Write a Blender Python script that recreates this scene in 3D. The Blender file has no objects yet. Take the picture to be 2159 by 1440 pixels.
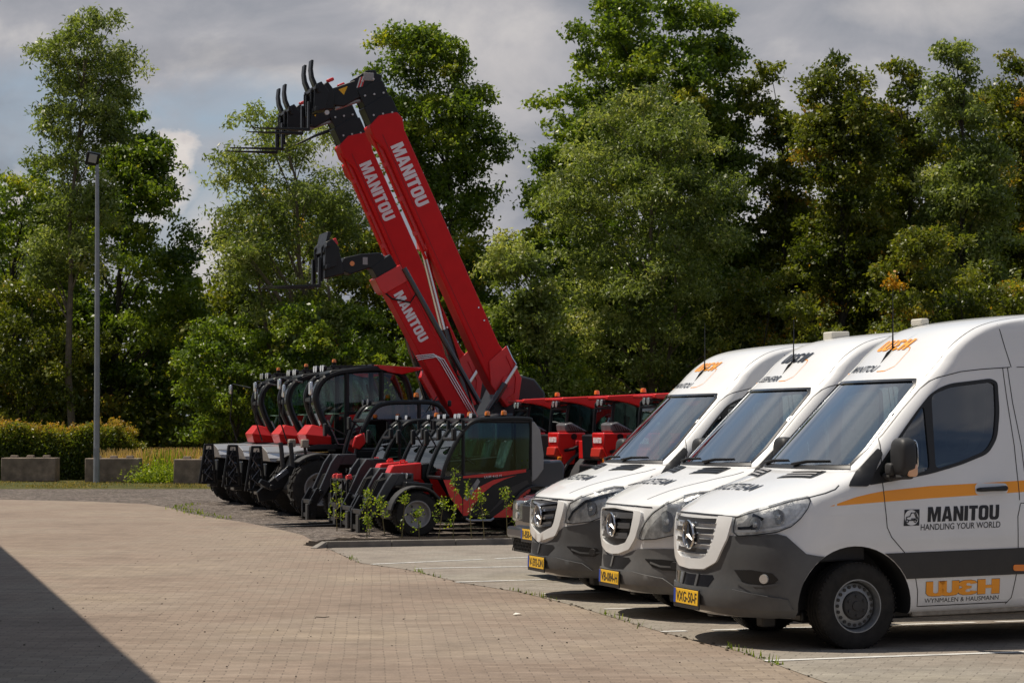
import bpy, bmesh, math, random
import numpy as np
from mathutils import Vector, Matrix
from mathutils.bvhtree import BVHTree
from mathutils.geometry import delaunay_2d_cdt
R = math.radians
scene = bpy.context.scene
C = scene.collection

# ------------------------------------------------------------------ camera, world, sun, exposure
F_PX, CAM_H = 4740.0, 1.76
PITCH = math.atan(185 / F_PX)
cam = bpy.data.cameras.new('camera'); camo = bpy.data.objects.new('camera', cam); C.objects.link(camo)
camo.location = (0, 0, CAM_H); camo.rotation_euler = (math.pi / 2 + PITCH, 0, 0)
cam.sensor_width = 36; cam.lens = F_PX / 2159 * 36; cam.clip_end = 3000; cam.clip_start = .1
cam.dof.use_dof = True; cam.dof.focus_distance = 20.5; cam.dof.aperture_fstop = 16
scene.camera = camo
SHADOW = Vector((.49, -.14, -1))            # sunlight direction: shadows fall to the right
SUN_EL = math.atan2(1, math.hypot(.49, .14)); SUN_AZ = math.atan2(-.49, .14)
sl = bpy.data.lights.new('sun', 'SUN'); so = bpy.data.objects.new('sun', sl); C.objects.link(so)
sl.energy = 5.0; sl.angle = R(.55); sl.color = (1, .91, .78)
so.rotation_euler = SHADOW.to_track_quat('-Z', 'Y').to_euler()
scene.view_settings.view_transform = 'Standard'; scene.view_settings.look = 'None'
scene.view_settings.exposure = 0.0; scene.view_settings.gamma = 1
scene.cycles.max_bounces = 8; scene.cycles.transparent_max_bounces = 24
scene.cycles.use_denoising = True

class NT:
    """small node helper"""
    def __init__(s, tree): s.t = tree; s.n = tree.nodes; s.l = tree.links
    def add(s, typ, **kw):
        n = s.n.new(typ)
        for k, v in kw.items():
            if k in ('inp',):
                for a, b in v.items(): s.set(n, a, b)
            else: setattr(n, k, v)
        return n
    def set(s, n, a, b):
        sock = n.inputs[a]
        if isinstance(b, bpy.types.NodeSocket): s.l.new(b, sock)
        elif isinstance(b, bpy.types.Node): s.l.new(b.outputs[0], sock)
        else: sock.default_value = b
    def math(s, op, a, b=0.0, c=None, clamp=False):
        n = s.n.new('ShaderNodeMath'); n.operation = op; n.use_clamp = clamp
        s.set(n, 0, a); s.set(n, 1, b)
        if c is not None: s.set(n, 2, c)
        return n.outputs[0]
    def mix(s, f, a, b, blend='MIX'):
        n = s.n.new('ShaderNodeMix'); n.data_type = 'RGBA'; n.blend_type = blend
        s.set(n, 0, f); s.set(n, 6, a); s.set(n, 7, b)
        return n.outputs[2]
    def ramp(s, f, stops):
        n = s.n.new('ShaderNodeValToRGB'); e = n.color_ramp.elements
        while len(e) < len(stops): e.new(.5)
        for i, (p, c) in enumerate(stops):
            e[i].position = p; e[i].color = c if len(c) == 4 else (*c, 1)
        s.set(n, 0, f); return n.outputs[0]
    def noise(s, vec, scale, detail=4, rough=.55, dist=0):
        n = s.n.new('ShaderNodeTexNoise'); s.set(n, 'Vector', vec); s.set(n, 'Scale', scale)
        s.set(n, 'Detail', detail); s.set(n, 'Roughness', rough); s.set(n, 'Distortion', dist); return n.outputs[0]
    def map(s, vec, loc=(0, 0, 0), rot=(0, 0, 0), sc=(1, 1, 1)):
        n = s.n.new('ShaderNodeMapping'); s.set(n, 0, vec); s.set(n, 1, loc); s.set(n, 2, rot); s.set(n, 3, sc); return n.outputs[0]

# sky: physical daylight with broken cloud cover
w = bpy.data.worlds.new('World'); scene.world = w; w.use_nodes = True
T = NT(w.node_tree); T.n.clear()
sky = T.add('ShaderNodeTexSky', sky_type='NISHITA', sun_disc=False, sun_elevation=SUN_EL, sun_rotation=SUN_AZ)
sky.air_density = 1.0; sky.dust_density = 1.5
skyc = T.mix(1.0, sky.outputs[0], (.105, .105, .105, 1), 'MULTIPLY')
tc = T.add('ShaderNodeTexCoord').outputs['Generated']
sep = T.add('ShaderNodeSeparateXYZ', inp={0: tc})
X_, Y_, Z_ = sep.outputs
ay = T.math('MAXIMUM', T.math('ABSOLUTE', Y_), .15)
az = T.math('DIVIDE', X_, ay); ez = T.math('DIVIDE', Z_, ay)
uv = T.add('ShaderNodeCombineXYZ', inp={0: az, 1: ez, 2: Y_}).outputs[0]
n1 = T.noise(T.map(uv, (3.1, 1.3, 0), (0, 0, 0), (5.5, 13, 1)), 1.0, 7, .5, .25)
n2 = T.noise(T.map(uv, (.4, 7.7, 0), (0, 0, 0), (11, 18, 1)), 1.0, 9, .6, .4)
n3 = T.noise(T.map(uv, (5.9, 2.1, 3), (0, 0, 0), (26, 34, 1)), 1.0, 8, .6, .3)
def blob(cx, cy, rx, ry, soft=.35, amp=2.2):
    dx = T.math('DIVIDE', T.math('SUBTRACT', az, cx), rx); dy = T.math('DIVIDE', T.math('SUBTRACT', ez, cy), ry)
    d = T.math('ADD', T.math('MULTIPLY', dx, dx), T.math('MULTIPLY', dy, dy))
    d = T.math('ADD', d, T.math('MULTIPLY', T.math('SUBTRACT', n3, .5), amp))
    return T.math('DIVIDE', T.math('SUBTRACT', 1.0, d), soft * 2, clamp=True)
# holes of blue
hole = T.math('MAXIMUM', blob(-.115, .142, .075, .022, .6), blob(-.212, .135, .04, .035, .7))
hole = T.math('MAXIMUM', hole, blob(-.13, .10, .05, .04, .7))
cover = T.math('SUBTRACT', 1.0, T.math('MULTIPLY', hole, .92))
shade = T.ramp(T.math('ADD', T.math('MULTIPLY', n1, .62), T.math('MULTIPLY', n2, .38)),
               [(.38, (.20, .215, .25)), (.47, (.29, .305, .345)), (.56, (.40, .40, .43)), (.66, (.66, .63, .61))])
bright = T.math('MAXIMUM', blob(-.005, .165, .035, .04, 1.0), blob(.19, .19, .05, .016, 1.0))
bright = T.math('MAXIMUM', bright, blob(-.02, .11, .03, .03, 1.0))
shade = T.mix(T.math('MULTIPLY', bright, .8), shade, (.70, .655, .63, 1))
shade = T.mix(T.math('MULTIPLY', blob(-.12, .166, .075, .010, .9), .6), shade, (.21, .22, .25, 1))
cumulus = T.math('MAXIMUM', blob(-.150, .124, .013, .012, .3, 5.5), blob(-.158, .106, .018, .018, .4, 5))
cumulus = T.math('MAXIMUM', cumulus, blob(-.137, .080, .015, .025, .6, 4))
cumulus = T.math('MAXIMUM', cumulus, blob(-.222, .09, .015, .03, .6, 4))
skyt = T.mix(.6, skyc, (.33, .41, .50, 1))
col = T.mix(cover, skyt, shade)
col = T.mix(T.math('MULTIPLY', cumulus, .9), col, T.ramp(n3, [(.35, (.50, .46, .46)), (.6, (.80, .74, .69))]))
# overhead and behind the camera the cloud breaks up and blue shows between grey banks
clear = T.math('MAXIMUM', T.math('MULTIPLY_ADD', Y_, -4.0, .1, clamp=True), T.math('MULTIPLY_ADD', ez, 5.0, -1.25, clamp=True))
n4 = T.noise(T.map(tc, (2.2, .6, 1.1), (0, 0, 0), (8, 8, 22)), 1.0, 9, .55, .3); n5 = T.noise(T.map(tc, (4.2, .9, 1.3), (0, 0, 0), (2.0, 2.0, 3.0)), 1.0, 5, .45, .2)
bk = T.math('MULTIPLY_ADD', Y_, -4.0, .1, clamp=True); n4 = T.math('ADD', T.math('MULTIPLY', n4, bk), T.math('MULTIPLY', n5, T.math('SUBTRACT', 1.0, bk)))
backc = T.ramp(n4, [(.38, (.10, .15, .25)), (.47, (.16, .21, .31)), (.55, (.36, .36, .40)), (.68, (.74, .70, .69))])
upc = T.ramp(n5, [(.36, (.17, .27, .43)), (.50, (.22, .32, .46)), (.60, (.33, .38, .46)), (.74, (.60, .60, .62))])
backc = T.mix(bk, upc, backc)
col = T.mix(clear, col, backc)
bg = T.add('ShaderNodeBackground', inp={0: col, 1: 1.0})
# keep the physical sky in charge of the light that falls behind and above: clouds there are the same cover
T.l.new(bg.outputs[0], T.add('ShaderNodeOutputWorld').inputs[0])

# ------------------------------------------------------------------ materials
MATS = {}
def new_mat(name):
    m = bpy.data.materials.new(name); m.use_nodes = True; t = NT(m.node_tree); t.n.clear()
    o = t.add('ShaderNodeOutputMaterial'); return m, t, o
def pbr(name, col, rough=.5, metal=0, coat=0, spec=.5, var=.0, vscale=3, bump=0, bscale=60, dirt=0, dirtcol=(.12, .1, .08), rvar=0, coords='Object'):
    if name in MATS: return MATS[name]
    m, t, o = new_mat(name)
    b = t.add('ShaderNodeBsdfPrincipled'); t.l.new(b.outputs[0], o.inputs[0])
    tc = t.add('ShaderNodeTexCoord').outputs[coords]
    c = (*col, 1)
    if var:
        n = t.noise(tc, vscale, 6, .6)
        c = t.mix(t.ramp(n, [(.3, (0, 0, 0)), (.7, (1, 1, 1))]), tuple(x * (1 - var) for x in col) + (1,), tuple(min(1, x * (1 + var)) for x in col) + (1,))
    if dirt:
        n = t.noise(tc, 7, 8, .7)
        s = t.add('ShaderNodeSeparateXYZ', inp={0: tc})
        low = t.math('MULTIPLY_ADD', s.outputs[2], -1.1, 1.15, clamp=True)
        f = t.math('MULTIPLY', t.math('MULTIPLY', t.ramp(n, [(.38, (0, 0, 0)), (.72, (1, 1, 1))]), low), dirt, clamp=True)
        c = t.mix(f, c, (*dirtcol, 1))
    t.set(b, 'Base Color', c); t.set(b, 'Metallic', metal); t.set(b, 'Coat Weight', coat); t.set(b, 'Coat Roughness', .04)
    t.set(b, 'Specular IOR Level', spec)
    if rvar: t.set(b, 'Roughness', t.math('MULTIPLY_ADD', t.noise(tc, 9, 5), rvar, rough - rvar / 2, clamp=True))
    else: t.set(b, 'Roughness', rough)
    if bump:
        bn = t.add('ShaderNodeBump', inp={'Strength': bump, 'Distance': .01, 'Height': t.noise(tc, bscale, 6, .65)}); t.set(b, 'Normal', bn.outputs[0])
    MATS[name] = m; return m
def glass(name, tint=(.8, .9, .88), refl=1.0, base=.04):
    if name in MATS: return MATS[name]
    m, t, o = new_mat(name)
    tr = t.add('ShaderNodeBsdfTransparent', inp={0: (*tint, 1)})
    gl = t.add('ShaderNodeBsdfGlossy', inp={0: (.92, .96, 1, 1), 'Roughness': .02})
    fr = t.add('ShaderNodeFresnel', inp={'IOR': 1.5})
    f = t.math('MULTIPLY_ADD', fr.outputs[0], refl, base, clamp=True)
    mx = t.add('ShaderNodeMixShader', inp={0: f, 1: tr.outputs[0], 2: gl.outputs[0]})
    t.l.new(mx.outputs[0], o.inputs[0]); MATS[name] = m; return m
WHITE = lambda: pbr('white_paint', (.76, .765, .77), .32, coat=.8, var=.03, vscale=2, dirt=.22, dirtcol=(.33, .29, .25))
WHITE_OLD = lambda: pbr('white_paint_older', (.74, .742, .74), .36, coat=.6, var=.04, vscale=2, dirt=.3, dirtcol=(.33, .29, .25))
GREYP = lambda: pbr('bumper_plastic', (.078, .081, .086), .5, spec=.5, var=.15, dirt=.45, dirtcol=(.14, .138, .135), rvar=.25, bump=.06, bscale=400)
GREYP2 = lambda: pbr('bumper_plastic_faded', (.125, .126, .128), .6, spec=.5, var=.2, dirt=.5, dirtcol=(.2, .18, .16), rvar=.2, bump=.06, bscale=400)
BLACK = lambda: pbr('black_plastic', (.012, .012, .013), .42, spec=.5, rvar=.2)
BLACKG = lambda: pbr('black_gloss', (.01, .01, .012), .12, coat=.6)
RUBBER = lambda: pbr('tyre_rubber', (.016, .0155, .015), .8, spec=.3, var=.3, vscale=12, bump=.25, bscale=90, dirt=.25, dirtcol=(.09, .075, .06))
CHROME = lambda: pbr('chrome', (.72, .73, .74), .16, 1, rvar=.1)
STEEL = lambda: pbr('steel_rim', (.27, .28, .29), .42, .6, var=.15, vscale=9, bump=.05)
DARK = lambda: pbr('dark_interior', (.02, .021, .024), .8)
SEAT = lambda: pbr('seat_cloth', (.05, .052, .058), .9, bump=.2, bscale=300)
ORANGE = lambda: pbr('orange_vinyl', (.98, .36, .012), .4, coat=.3)
RED = lambda: pbr('red_paint', (.66, .012, .010), .34, coat=.35, var=.05, vscale=4, rvar=.1)
REDD = lambda: pbr('red_paint_satin', (.60, .010, .012), .45, coat=.0, spec=.25, var=.06, vscale=3, rvar=.12)
MBLACK = lambda: pbr('machine_black', (.010, .0105, .012), .36, spec=.35, coat=.0, var=.2, vscale=6, rvar=.25)
MGREY = lambda: pbr('machine_grey', (.30, .29, .285), .45, var=.06, rvar=.15)
MDGREY = lambda: pbr('fender_grey', (.05, .049, .049), .6, spec=.3, var=.15, rvar=.2)
SILV = lambda: pbr('silver_panel', (.27, .27, .275), .35, .25, coat=.4, var=.08, rvar=.15)
AMBER = lambda: pbr('amber_lens', (.85, .22, .01), .12, coat=1)
LENS = lambda: pbr('lamp_lens', (.62, .64, .66), .08, .6, coat=1)
GLASSW = lambda: glass('windshield_glass', (.62, .72, .72), 1.6, .22)
GLASSS = lambda: glass('side_glass', (.42, .52, .5), 1.3, .09)
GLASSC = lambda: glass('cab_glass', (.62, .78, .70), 1.0, .02)
GLASSL = lambda: glass('headlight_glass', (.95, .96, .97), .8, .02)
WTXT = lambda: pbr('white_lettering', (.80, .78, .79), .5)
BTXT = lambda: pbr('black_lettering', (.012, .012, .016), .35)

# ------------------------------------------------------------------ object helpers
def link(o, parent=None):
    C.objects.link(o)
    if parent is not None: o.parent = parent
    return o
def thing(name, label, cat, loc=(0, 0, 0), rz=0, group=None):
    o = bpy.data.objects.new(name, None); C.objects.link(o); o.empty_display_size = .2
    o.location = loc; o.rotation_euler = (0, 0, rz); tag(o, label, cat, group); return o
def tag(o, label=None, cat=None, group=None, kind=None):
    if label: o['label'] = label
    if cat: o['category'] = cat
    if group: o['group'] = group
    if kind: o['kind'] = kind
    return o
def copy_tree(o, parent=None):
    c = o.copy(); C.objects.link(c)
    if parent is not None: c.parent = parent
    for ch in o.children: copy_tree(ch, c)
    return c
XF = [None]
def catmull(P, n=6, closed=False):
    P = [Vector(p) for p in P]; out = []; N = len(P)
    for i in range(N if closed else N - 1):
        if closed: a, b, c, d = P[i - 1], P[i], P[(i + 1) % N], P[(i + 2) % N]
        else: a, b, c, d = P[max(i - 1, 0)], P[i], P[i + 1], P[min(i + 2, N - 1)]
        for k in range(n):
            t = k / n
            out.append(.5 * ((2 * b) + (c - a) * t + (2 * a - 5 * b + 4 * c - d) * t * t + (3 * b - a - 3 * c + d) * t ** 3))
    if not closed: out.append(P[-1])
    return out
class MB:
    def __init__(s): s.v = []; s.f = []; s.m = []
    def add(s, vs, fs, mi=0, M=None):
        o = len(s.v)
        for p in vs:
            p = Vector(p); s.v.append(M @ p if M is not None else p)
        for f in fs: s.f.append(tuple(i + o for i in f)); s.m.append(mi)
        return s
    def box(s, c, d, mi=0, rot=None, taper=1):
        x, y, z = (a / 2 for a in d); vs = []
        for sz in (-1, 1):
            k = taper if sz > 0 else 1
            for sx, sy in ((-1, -1), (1, -1), (1, 1), (-1, 1)): vs.append(Vector((sx * x * k, sy * y * k, sz * z)))
        if rot is not None:
            E_ = Matrix.Rotation(rot[0], 4, 'X') if False else (Matrix.Rotation(rot[2], 4, 'Z') @ Matrix.Rotation(rot[1], 4, 'Y') @ Matrix.Rotation(rot[0], 4, 'X'))
            vs = [E_ @ p for p in vs]
        vs = [p + Vector(c) for p in vs]
        return s.add(vs, [(3, 2, 1, 0), (4, 5, 6, 7), (0, 1, 5, 4), (1, 2, 6, 5), (2, 3, 7, 6), (3, 0, 4, 7)], mi)
    def prism(s, poly, a, b, axis='y', mi=0):
        n = len(poly)
        def P(u, v, k):
            return {'y': (u, k, v), 'x': (k, u, v), 'z': (u, v, k)}[axis]
        vs = [P(u, v, a) for u, v in poly] + [P(u, v, b) for u, v in poly]
        fs = [tuple(range(n)), tuple(range(2 * n - 1, n - 1, -1))] + [(i, (i + 1) % n, n + (i + 1) % n, n + i) for i in range(n)]
        return s.add(vs, fs, mi)
    def tube(s, pts, r, n=8, mi=0, cap=True, flat=1.0):
        pts = [Vector(p) for p in pts]; m = len(pts)
        rs = list(r) if isinstance(r, (list, tuple)) else [r] * m
        vs = []; up = None
        for i, p in enumerate(pts):
            d = (pts[min(i + 1, m - 1)] - pts[max(i - 1, 0)]).normalized()
            if up is None:
                up = Vector((0, 0, 1)) if abs(d.z) < .9 else Vector((0, 1, 0))
            a = d.cross(up).normalized(); b = a.cross(d).normalized(); up = b
            for k in range(n):
                t = 2 * math.pi * (k + .5) / n
                vs.append(p + a * math.cos(t) * rs[i] + b * math.sin(t) * rs[i] * flat)
        fs = []
        for i in range(m - 1):
            for k in range(n): fs.append((i * n + k, i * n + (k + 1) % n, (i + 1) * n + (k + 1) % n, (i + 1) * n + k))
        if cap: fs += [tuple(range(n - 1, -1, -1)), tuple(range((m - 1) * n, m * n))]
        return s.add(vs, fs, mi)
    def cyl(s, p0, p1, r0, r1=None, n=16, mi=0): return s.tube([p0, p1], [r0, r0 if r1 is None else r1], n, mi)
    def lathe(s, prof, c=(0, 0, 0), axis='y', n=32, mi=0, close=False):
        vs = []; fs = []; m = len(prof); c = Vector(c)
        for i in range(n):
            t = 2 * math.pi * i / n
            for r, h in prof:
                a, b = r * math.cos(t), r * math.sin(t)
                vs.append(c + Vector({'y': (a, h, b), 'z': (a, b, h), 'x': (h, a, b)}[axis]))
        for i in range(n):
            j = (i + 1) % n
            for k in range(m - 1 if not close else m): fs.append((i * m + k, j * m + k, j * m + (k + 1) % m, i * m + (k + 1) % m))
        return s.add(vs, fs, mi)
    def ell(s, c, r, nu=16, nv=10, mi=0, p=1.0):
        vs = []; fs = []
        sg = lambda a: math.copysign(abs(a) ** p, a)
        for j in range(nv + 1):
            ph = -math.pi / 2 + math.pi * j / nv
            for i in range(nu):
                t = 2 * math.pi * i / nu
                vs.append((c[0] + r[0] * sg(math.cos(ph)) * sg(math.cos(t)), c[1] + r[1] * sg(math.cos(ph)) * sg(math.sin(t)), c[2] + r[2] * sg(math.sin(ph))))
        for j in range(nv):
            for i in range(nu): fs.append((j * nu + i, j * nu + (i + 1) % nu, (j + 1) * nu + (i + 1) % nu, (j + 1) * nu + i))
        return s.add(vs, fs, mi)
    def mesh(s, name, mats, smooth=True, angle=35, recalc=True):
        me = bpy.data.meshes.new(name); vs = s.v if XF[0] is None else [XF[0] @ p for p in s.v]
        me.from_pydata([tuple(p) for p in vs], [], s.f)
        for m in mats: me.materials.append(m)
        me.polygons.foreach_set('material_index', s.m)
        bm = bmesh.new(); bm.from_mesh(me); bmesh.ops.remove_doubles(bm, verts=bm.verts, dist=1e-5)
        if recalc: bmesh.ops.recalc_face_normals(bm, faces=bm.faces)
        bm.to_mesh(me); bm.free()
        if smooth:
            me.shade_smooth(); me.set_sharp_from_angle(angle=R(angle))
        return me
    def build(s, name, mats, parent=None, bevel=0, smooth=True, angle=35, seg=2, recalc=True):
        if not isinstance(mats, (list, tuple)): mats = [mats]
        o = bpy.data.objects.new(name, s.mesh(name, mats, smooth, angle, recalc)); link(o, parent)
        if bevel:
            b = o.modifiers.new('bevel', 'BEVEL'); b.width = bevel; b.segments = seg; b.limit_method = 'ANGLE'; b.angle_limit = R(40); b.harden_normals = False
        return o
def box(c, d, **k): return MB().box(c, d, **k)

def text2d(s, size=1.0, bold=0, shear=0, sx=1.0, align='LEFT', spacing=1.0):
    cu = bpy.data.curves.new('t', 'FONT'); cu.body = s; cu.size = size; cu.offset = bold; cu.shear = shear
    cu.align_x = align; cu.space_character = spacing; cu.resolution_u = 4
    ob = bpy.data.objects.new('t', cu); me = bpy.data.meshes.new_from_object(ob)
    v = [(p.co.x * sx, p.co.y) for p in me.vertices]; f = [tuple(p.vertices) for p in me.polygons]
    bpy.data.objects.remove(ob); bpy.data.meshes.remove(me)
    return v, f
def _o(x0, x1, y0, y1, r, n=4):
    out = []
    for cx, cy, a0 in ((x1 - r, y1 - r, 0), (x0 + r, y1 - r, 90), (x0 + r, y0 + r, 180), (x1 - r, y0 + r, 270)):
        for k in range(n + 1): t = R(a0 + 90 * k / n); out.append((cx + r * math.cos(t), cy + r * math.sin(t)))
    return out
_E = [(0, 0), (0, 1), (.6, 1), (.6, .8), (.27, .8), (.27, .6), (.55, .6), (.55, .41), (.27, .41), (.27, .2), (.6, .2), (.6, 0)]
GLY = {  # heavy condensed capitals: outline, holes, width
 'I': ([(0, 0), (0, 1), (.28, 1), (.28, 0)], [], .28), 'L': ([(0, 0), (0, 1), (.27, 1), (.27, .2), (.58, .2), (.58, 0)], [], .58),
 'T': ([(.19, 0), (.19, .79), (0, .79), (0, 1), (.66, 1), (.66, .79), (.47, .79), (.47, 0)], [], .66), 'E': (_E, [], .6),
 'H': ([(0, 0), (0, 1), (.27, 1), (.27, .61), (.47, .61), (.47, 1), (.74, 1), (.74, 0), (.47, 0), (.47, .4), (.27, .4), (.27, 0)], [], .74),
 'M': ([(0, 0), (0, 1), (.36, 1), (.49, .47), (.62, 1), (.98, 1), (.98, 0), (.73, 0), (.73, .64), (.58, 0), (.40, 0), (.25, .64), (.25, 0)], [], .98),
 'N': ([(0, 0), (0, 1), (.27, 1), (.5, .45), (.5, 1), (.75, 1), (.75, 0), (.48, 0), (.25, .55), (.25, 0)], [], .75),
 'A': ([(0, 0), (.24, 1), (.56, 1), (.80, 0), (.53, 0), (.5, .17), (.30, .17), (.27, 0)], [[(.335, .36), (.40, .76), (.465, .36)]], .8),
 'V': ([(.24, 0), (0, 1), (.27, 1), (.40, .36), (.53, 1), (.8, 1), (.56, 0)], [], .8),
 'O': (_o(0, .74, 0, 1, .22), [_o(.27, .47, .2, .8, .09)], .74), 'D': ([(0, 0), (0, 1), (.5, 1), (.74, .8), (.74, .2), (.5, 0)], [[(.27, .2), (.27, .8), (.42, .8), (.47, .7), (.47, .3), (.42, .2)]], .74),
 'U': ([(0, 1), (.27, 1), (.27, .28), (.33, .2), (.41, .2), (.47, .28), (.47, 1), (.74, 1), (.74, .22), (.66, .06), (.52, 0), (.22, 0), (.08, .06), (0, .22)], [], .74),
 'C': ([(.74, .64), (.47, .64), (.47, .74), (.42, .8), (.32, .8), (.27, .74), (.27, .26), (.32, .2), (.42, .2), (.47, .26), (.47, .38), (.74, .38), (.74, .2), (.66, .06), (.52, 0), (.22, 0), (.08, .06), (0, .2), (0, .8), (.08, .94), (.22, 1), (.52, 1), (.66, .94), (.74, .8)], [], .74),
 'S': ([(.70, .68), (.44, .68), (.44, .78), (.4, .83), (.32, .83), (.27, .78), (.27, .7), (.66, .46), (.7, .36), (.7, .16), (.62, .04), (.5, 0), (.2, 0), (.06, .06), (0, .18), (0, .33), (.26, .33), (.26, .22), (.3, .17), (.39, .17), (.43, .22), (.43, .32), (.05, .56), (0, .66), (0, .84), (.08, .96), (.2, 1), (.5, 1), (.64, .95), (.7, .82)], [], .7),
 'R': ([(0, 0), (0, 1), (.52, 1), (.68, .92), (.72, .8), (.72, .6), (.66, .5), (.57, .46), (.68, .4), (.71, .3), (.74, 0), (.47, 0), (.44, .28), (.4, .36), (.27, .36), (.27, 0)], [[(.27, .56), (.27, .8), (.4, .8), (.45, .75), (.45, .61), (.4, .56)]], .74),
 'B': ([(0, 0), (0, 1), (.52, 1), (.68, .92), (.71, .8), (.70, .6), (.6, .52), (.71, .44), (.74, .3), (.72, .12), (.62, .02), (.5, 0)], [[(.27, .6), (.27, .82), (.4, .82), (.45, .78), (.45, .64), (.4, .6)], [(.27, .18), (.27, .43), (.4, .43), (.46, .38), (.46, .23), (.4, .18)]], .74)}
GLY['3'] = ([(.76, .78), (.68, .93), (.52, 1), (.26, 1), (.10, .93), (.03, .80), (.06, .64), (.20, .53), (.05, .42), (0, .26), (.06, .09), (.22, 0), (.54, 0), (.70, .07), (.78, .22), (.52, .28), (.46, .2), (.36, .19), (.29, .27), (.35, .38), (.54, .44), (.54, .60), (.38, .62), (.32, .71), (.37, .80), (.46, .80), (.52, .72)], [], .78)
def glyphs(s, shear=.12, gap=.07):
    V = []; Fc = []; x = 0
    for ch in s:
        o_, hs, wd = GLY[ch]; v, f = cdt(o_, hs, (.25, .25)); b = len(V)
        V += [(x + p[0] + shear * p[1], p[1]) for p in v]; Fc += [tuple(i + b for i in t) for t in f]; x += wd + gap
    return V, Fc
def fit(vf, x0, x1, y0, y1):
    """scale lettering so that it fills the box x0..x1, y0..y1"""
    v, f = vf; a = np.array(v); lo, hi = a.min(0), a.max(0); a = (a - lo) / (hi - lo)
    a[:, 0] = x0 + a[:, 0] * (x1 - x0); a[:, 1] = y0 + a[:, 1] * (y1 - y0); return [tuple(p) for p in a], f

def inside(p, poly):
    x, y = p; c = False; j = len(poly) - 1
    for i in range(len(poly)):
        xi, yi = poly[i]; xj, yj = poly[j]
        if (yi > y) != (yj > y) and x < (xj - xi) * (y - yi) / (yj - yi) + xi: c = not c
        j = i
    return c
def resample(poly, step, closed=True):
    out = []; n = len(poly)
    for i in range(n if closed else n - 1):
        a, b = poly[i], poly[(i + 1) % n]; d = math.dist(a, b); k = max(1, int(d / step))
        for j in range(k): out.append((a[0] + (b[0] - a[0]) * j / k, a[1] + (b[1] - a[1]) * j / k))
    if not closed: out.append(poly[-1])
    return out
def cdt(outer, holes=(), step=(.05, .05)):
    sx, sy = step; sc = lambda P: [(p[0] / sx, p[1] / sy) for p in P]
    loops = [resample(sc(outer), 1.0)] + [resample(sc(h), 1.0) for h in holes]
    pts = []; edges = []
    for L in loops:
        o = len(pts); pts += L; edges += [(o + i, o + (i + 1) % len(L)) for i in range(len(L))]
    nb = len(pts); xs = [p[0] for p in loops[0]]; ys = [p[1] for p in loops[0]]
    bd = np.array(pts)
    for i in range(int(min(xs)) - 1, int(max(xs)) + 2):
        for j in range(int(min(ys)) - 1, int(max(ys)) + 2):
            p = (i + .5 * (j % 2) + .013, j + .017)
            if inside(p, loops[0]) and not any(inside(p, h) for h in loops[1:]):
                if np.min(np.hypot(bd[:, 0] - p[0], bd[:, 1] - p[1])) > .45: pts.append(p)
    v, e, f, *_ = delaunay_2d_cdt([Vector(p) for p in pts], edges, [], 0, 1e-5)
    v = [(p.x, p.y) for p in v]; tr = []
    for t in f:
        c = (sum(v[i][0] for i in t) / len(t), sum(v[i][1] for i in t) / len(t))
        if inside(c, loops[0]) and not any(inside(c, h) for h in loops[1:]): tr.append(tuple(t))
    return [(p[0] * sx, p[1] * sy) for p in v], tr
def rounded(poly, r=.04, n=4):
    out = []; N = len(poly)
    for i in range(N):
        a, b, c = (Vector(poly[i - 1]), Vector(poly[i]), Vector(poly[(i + 1) % N]))
        u, w_ = (a - b), (c - b); rr = min(r, u.length * .45, w_.length * .45)
        p, q = b + u.normalized() * rr, b + w_.normalized() * rr
        for k in range(n + 1):
            t = k / n; out.append(tuple((1 - t) ** 2 * p + 2 * t * (1 - t) * b + t * t * q))
    return out
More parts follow.
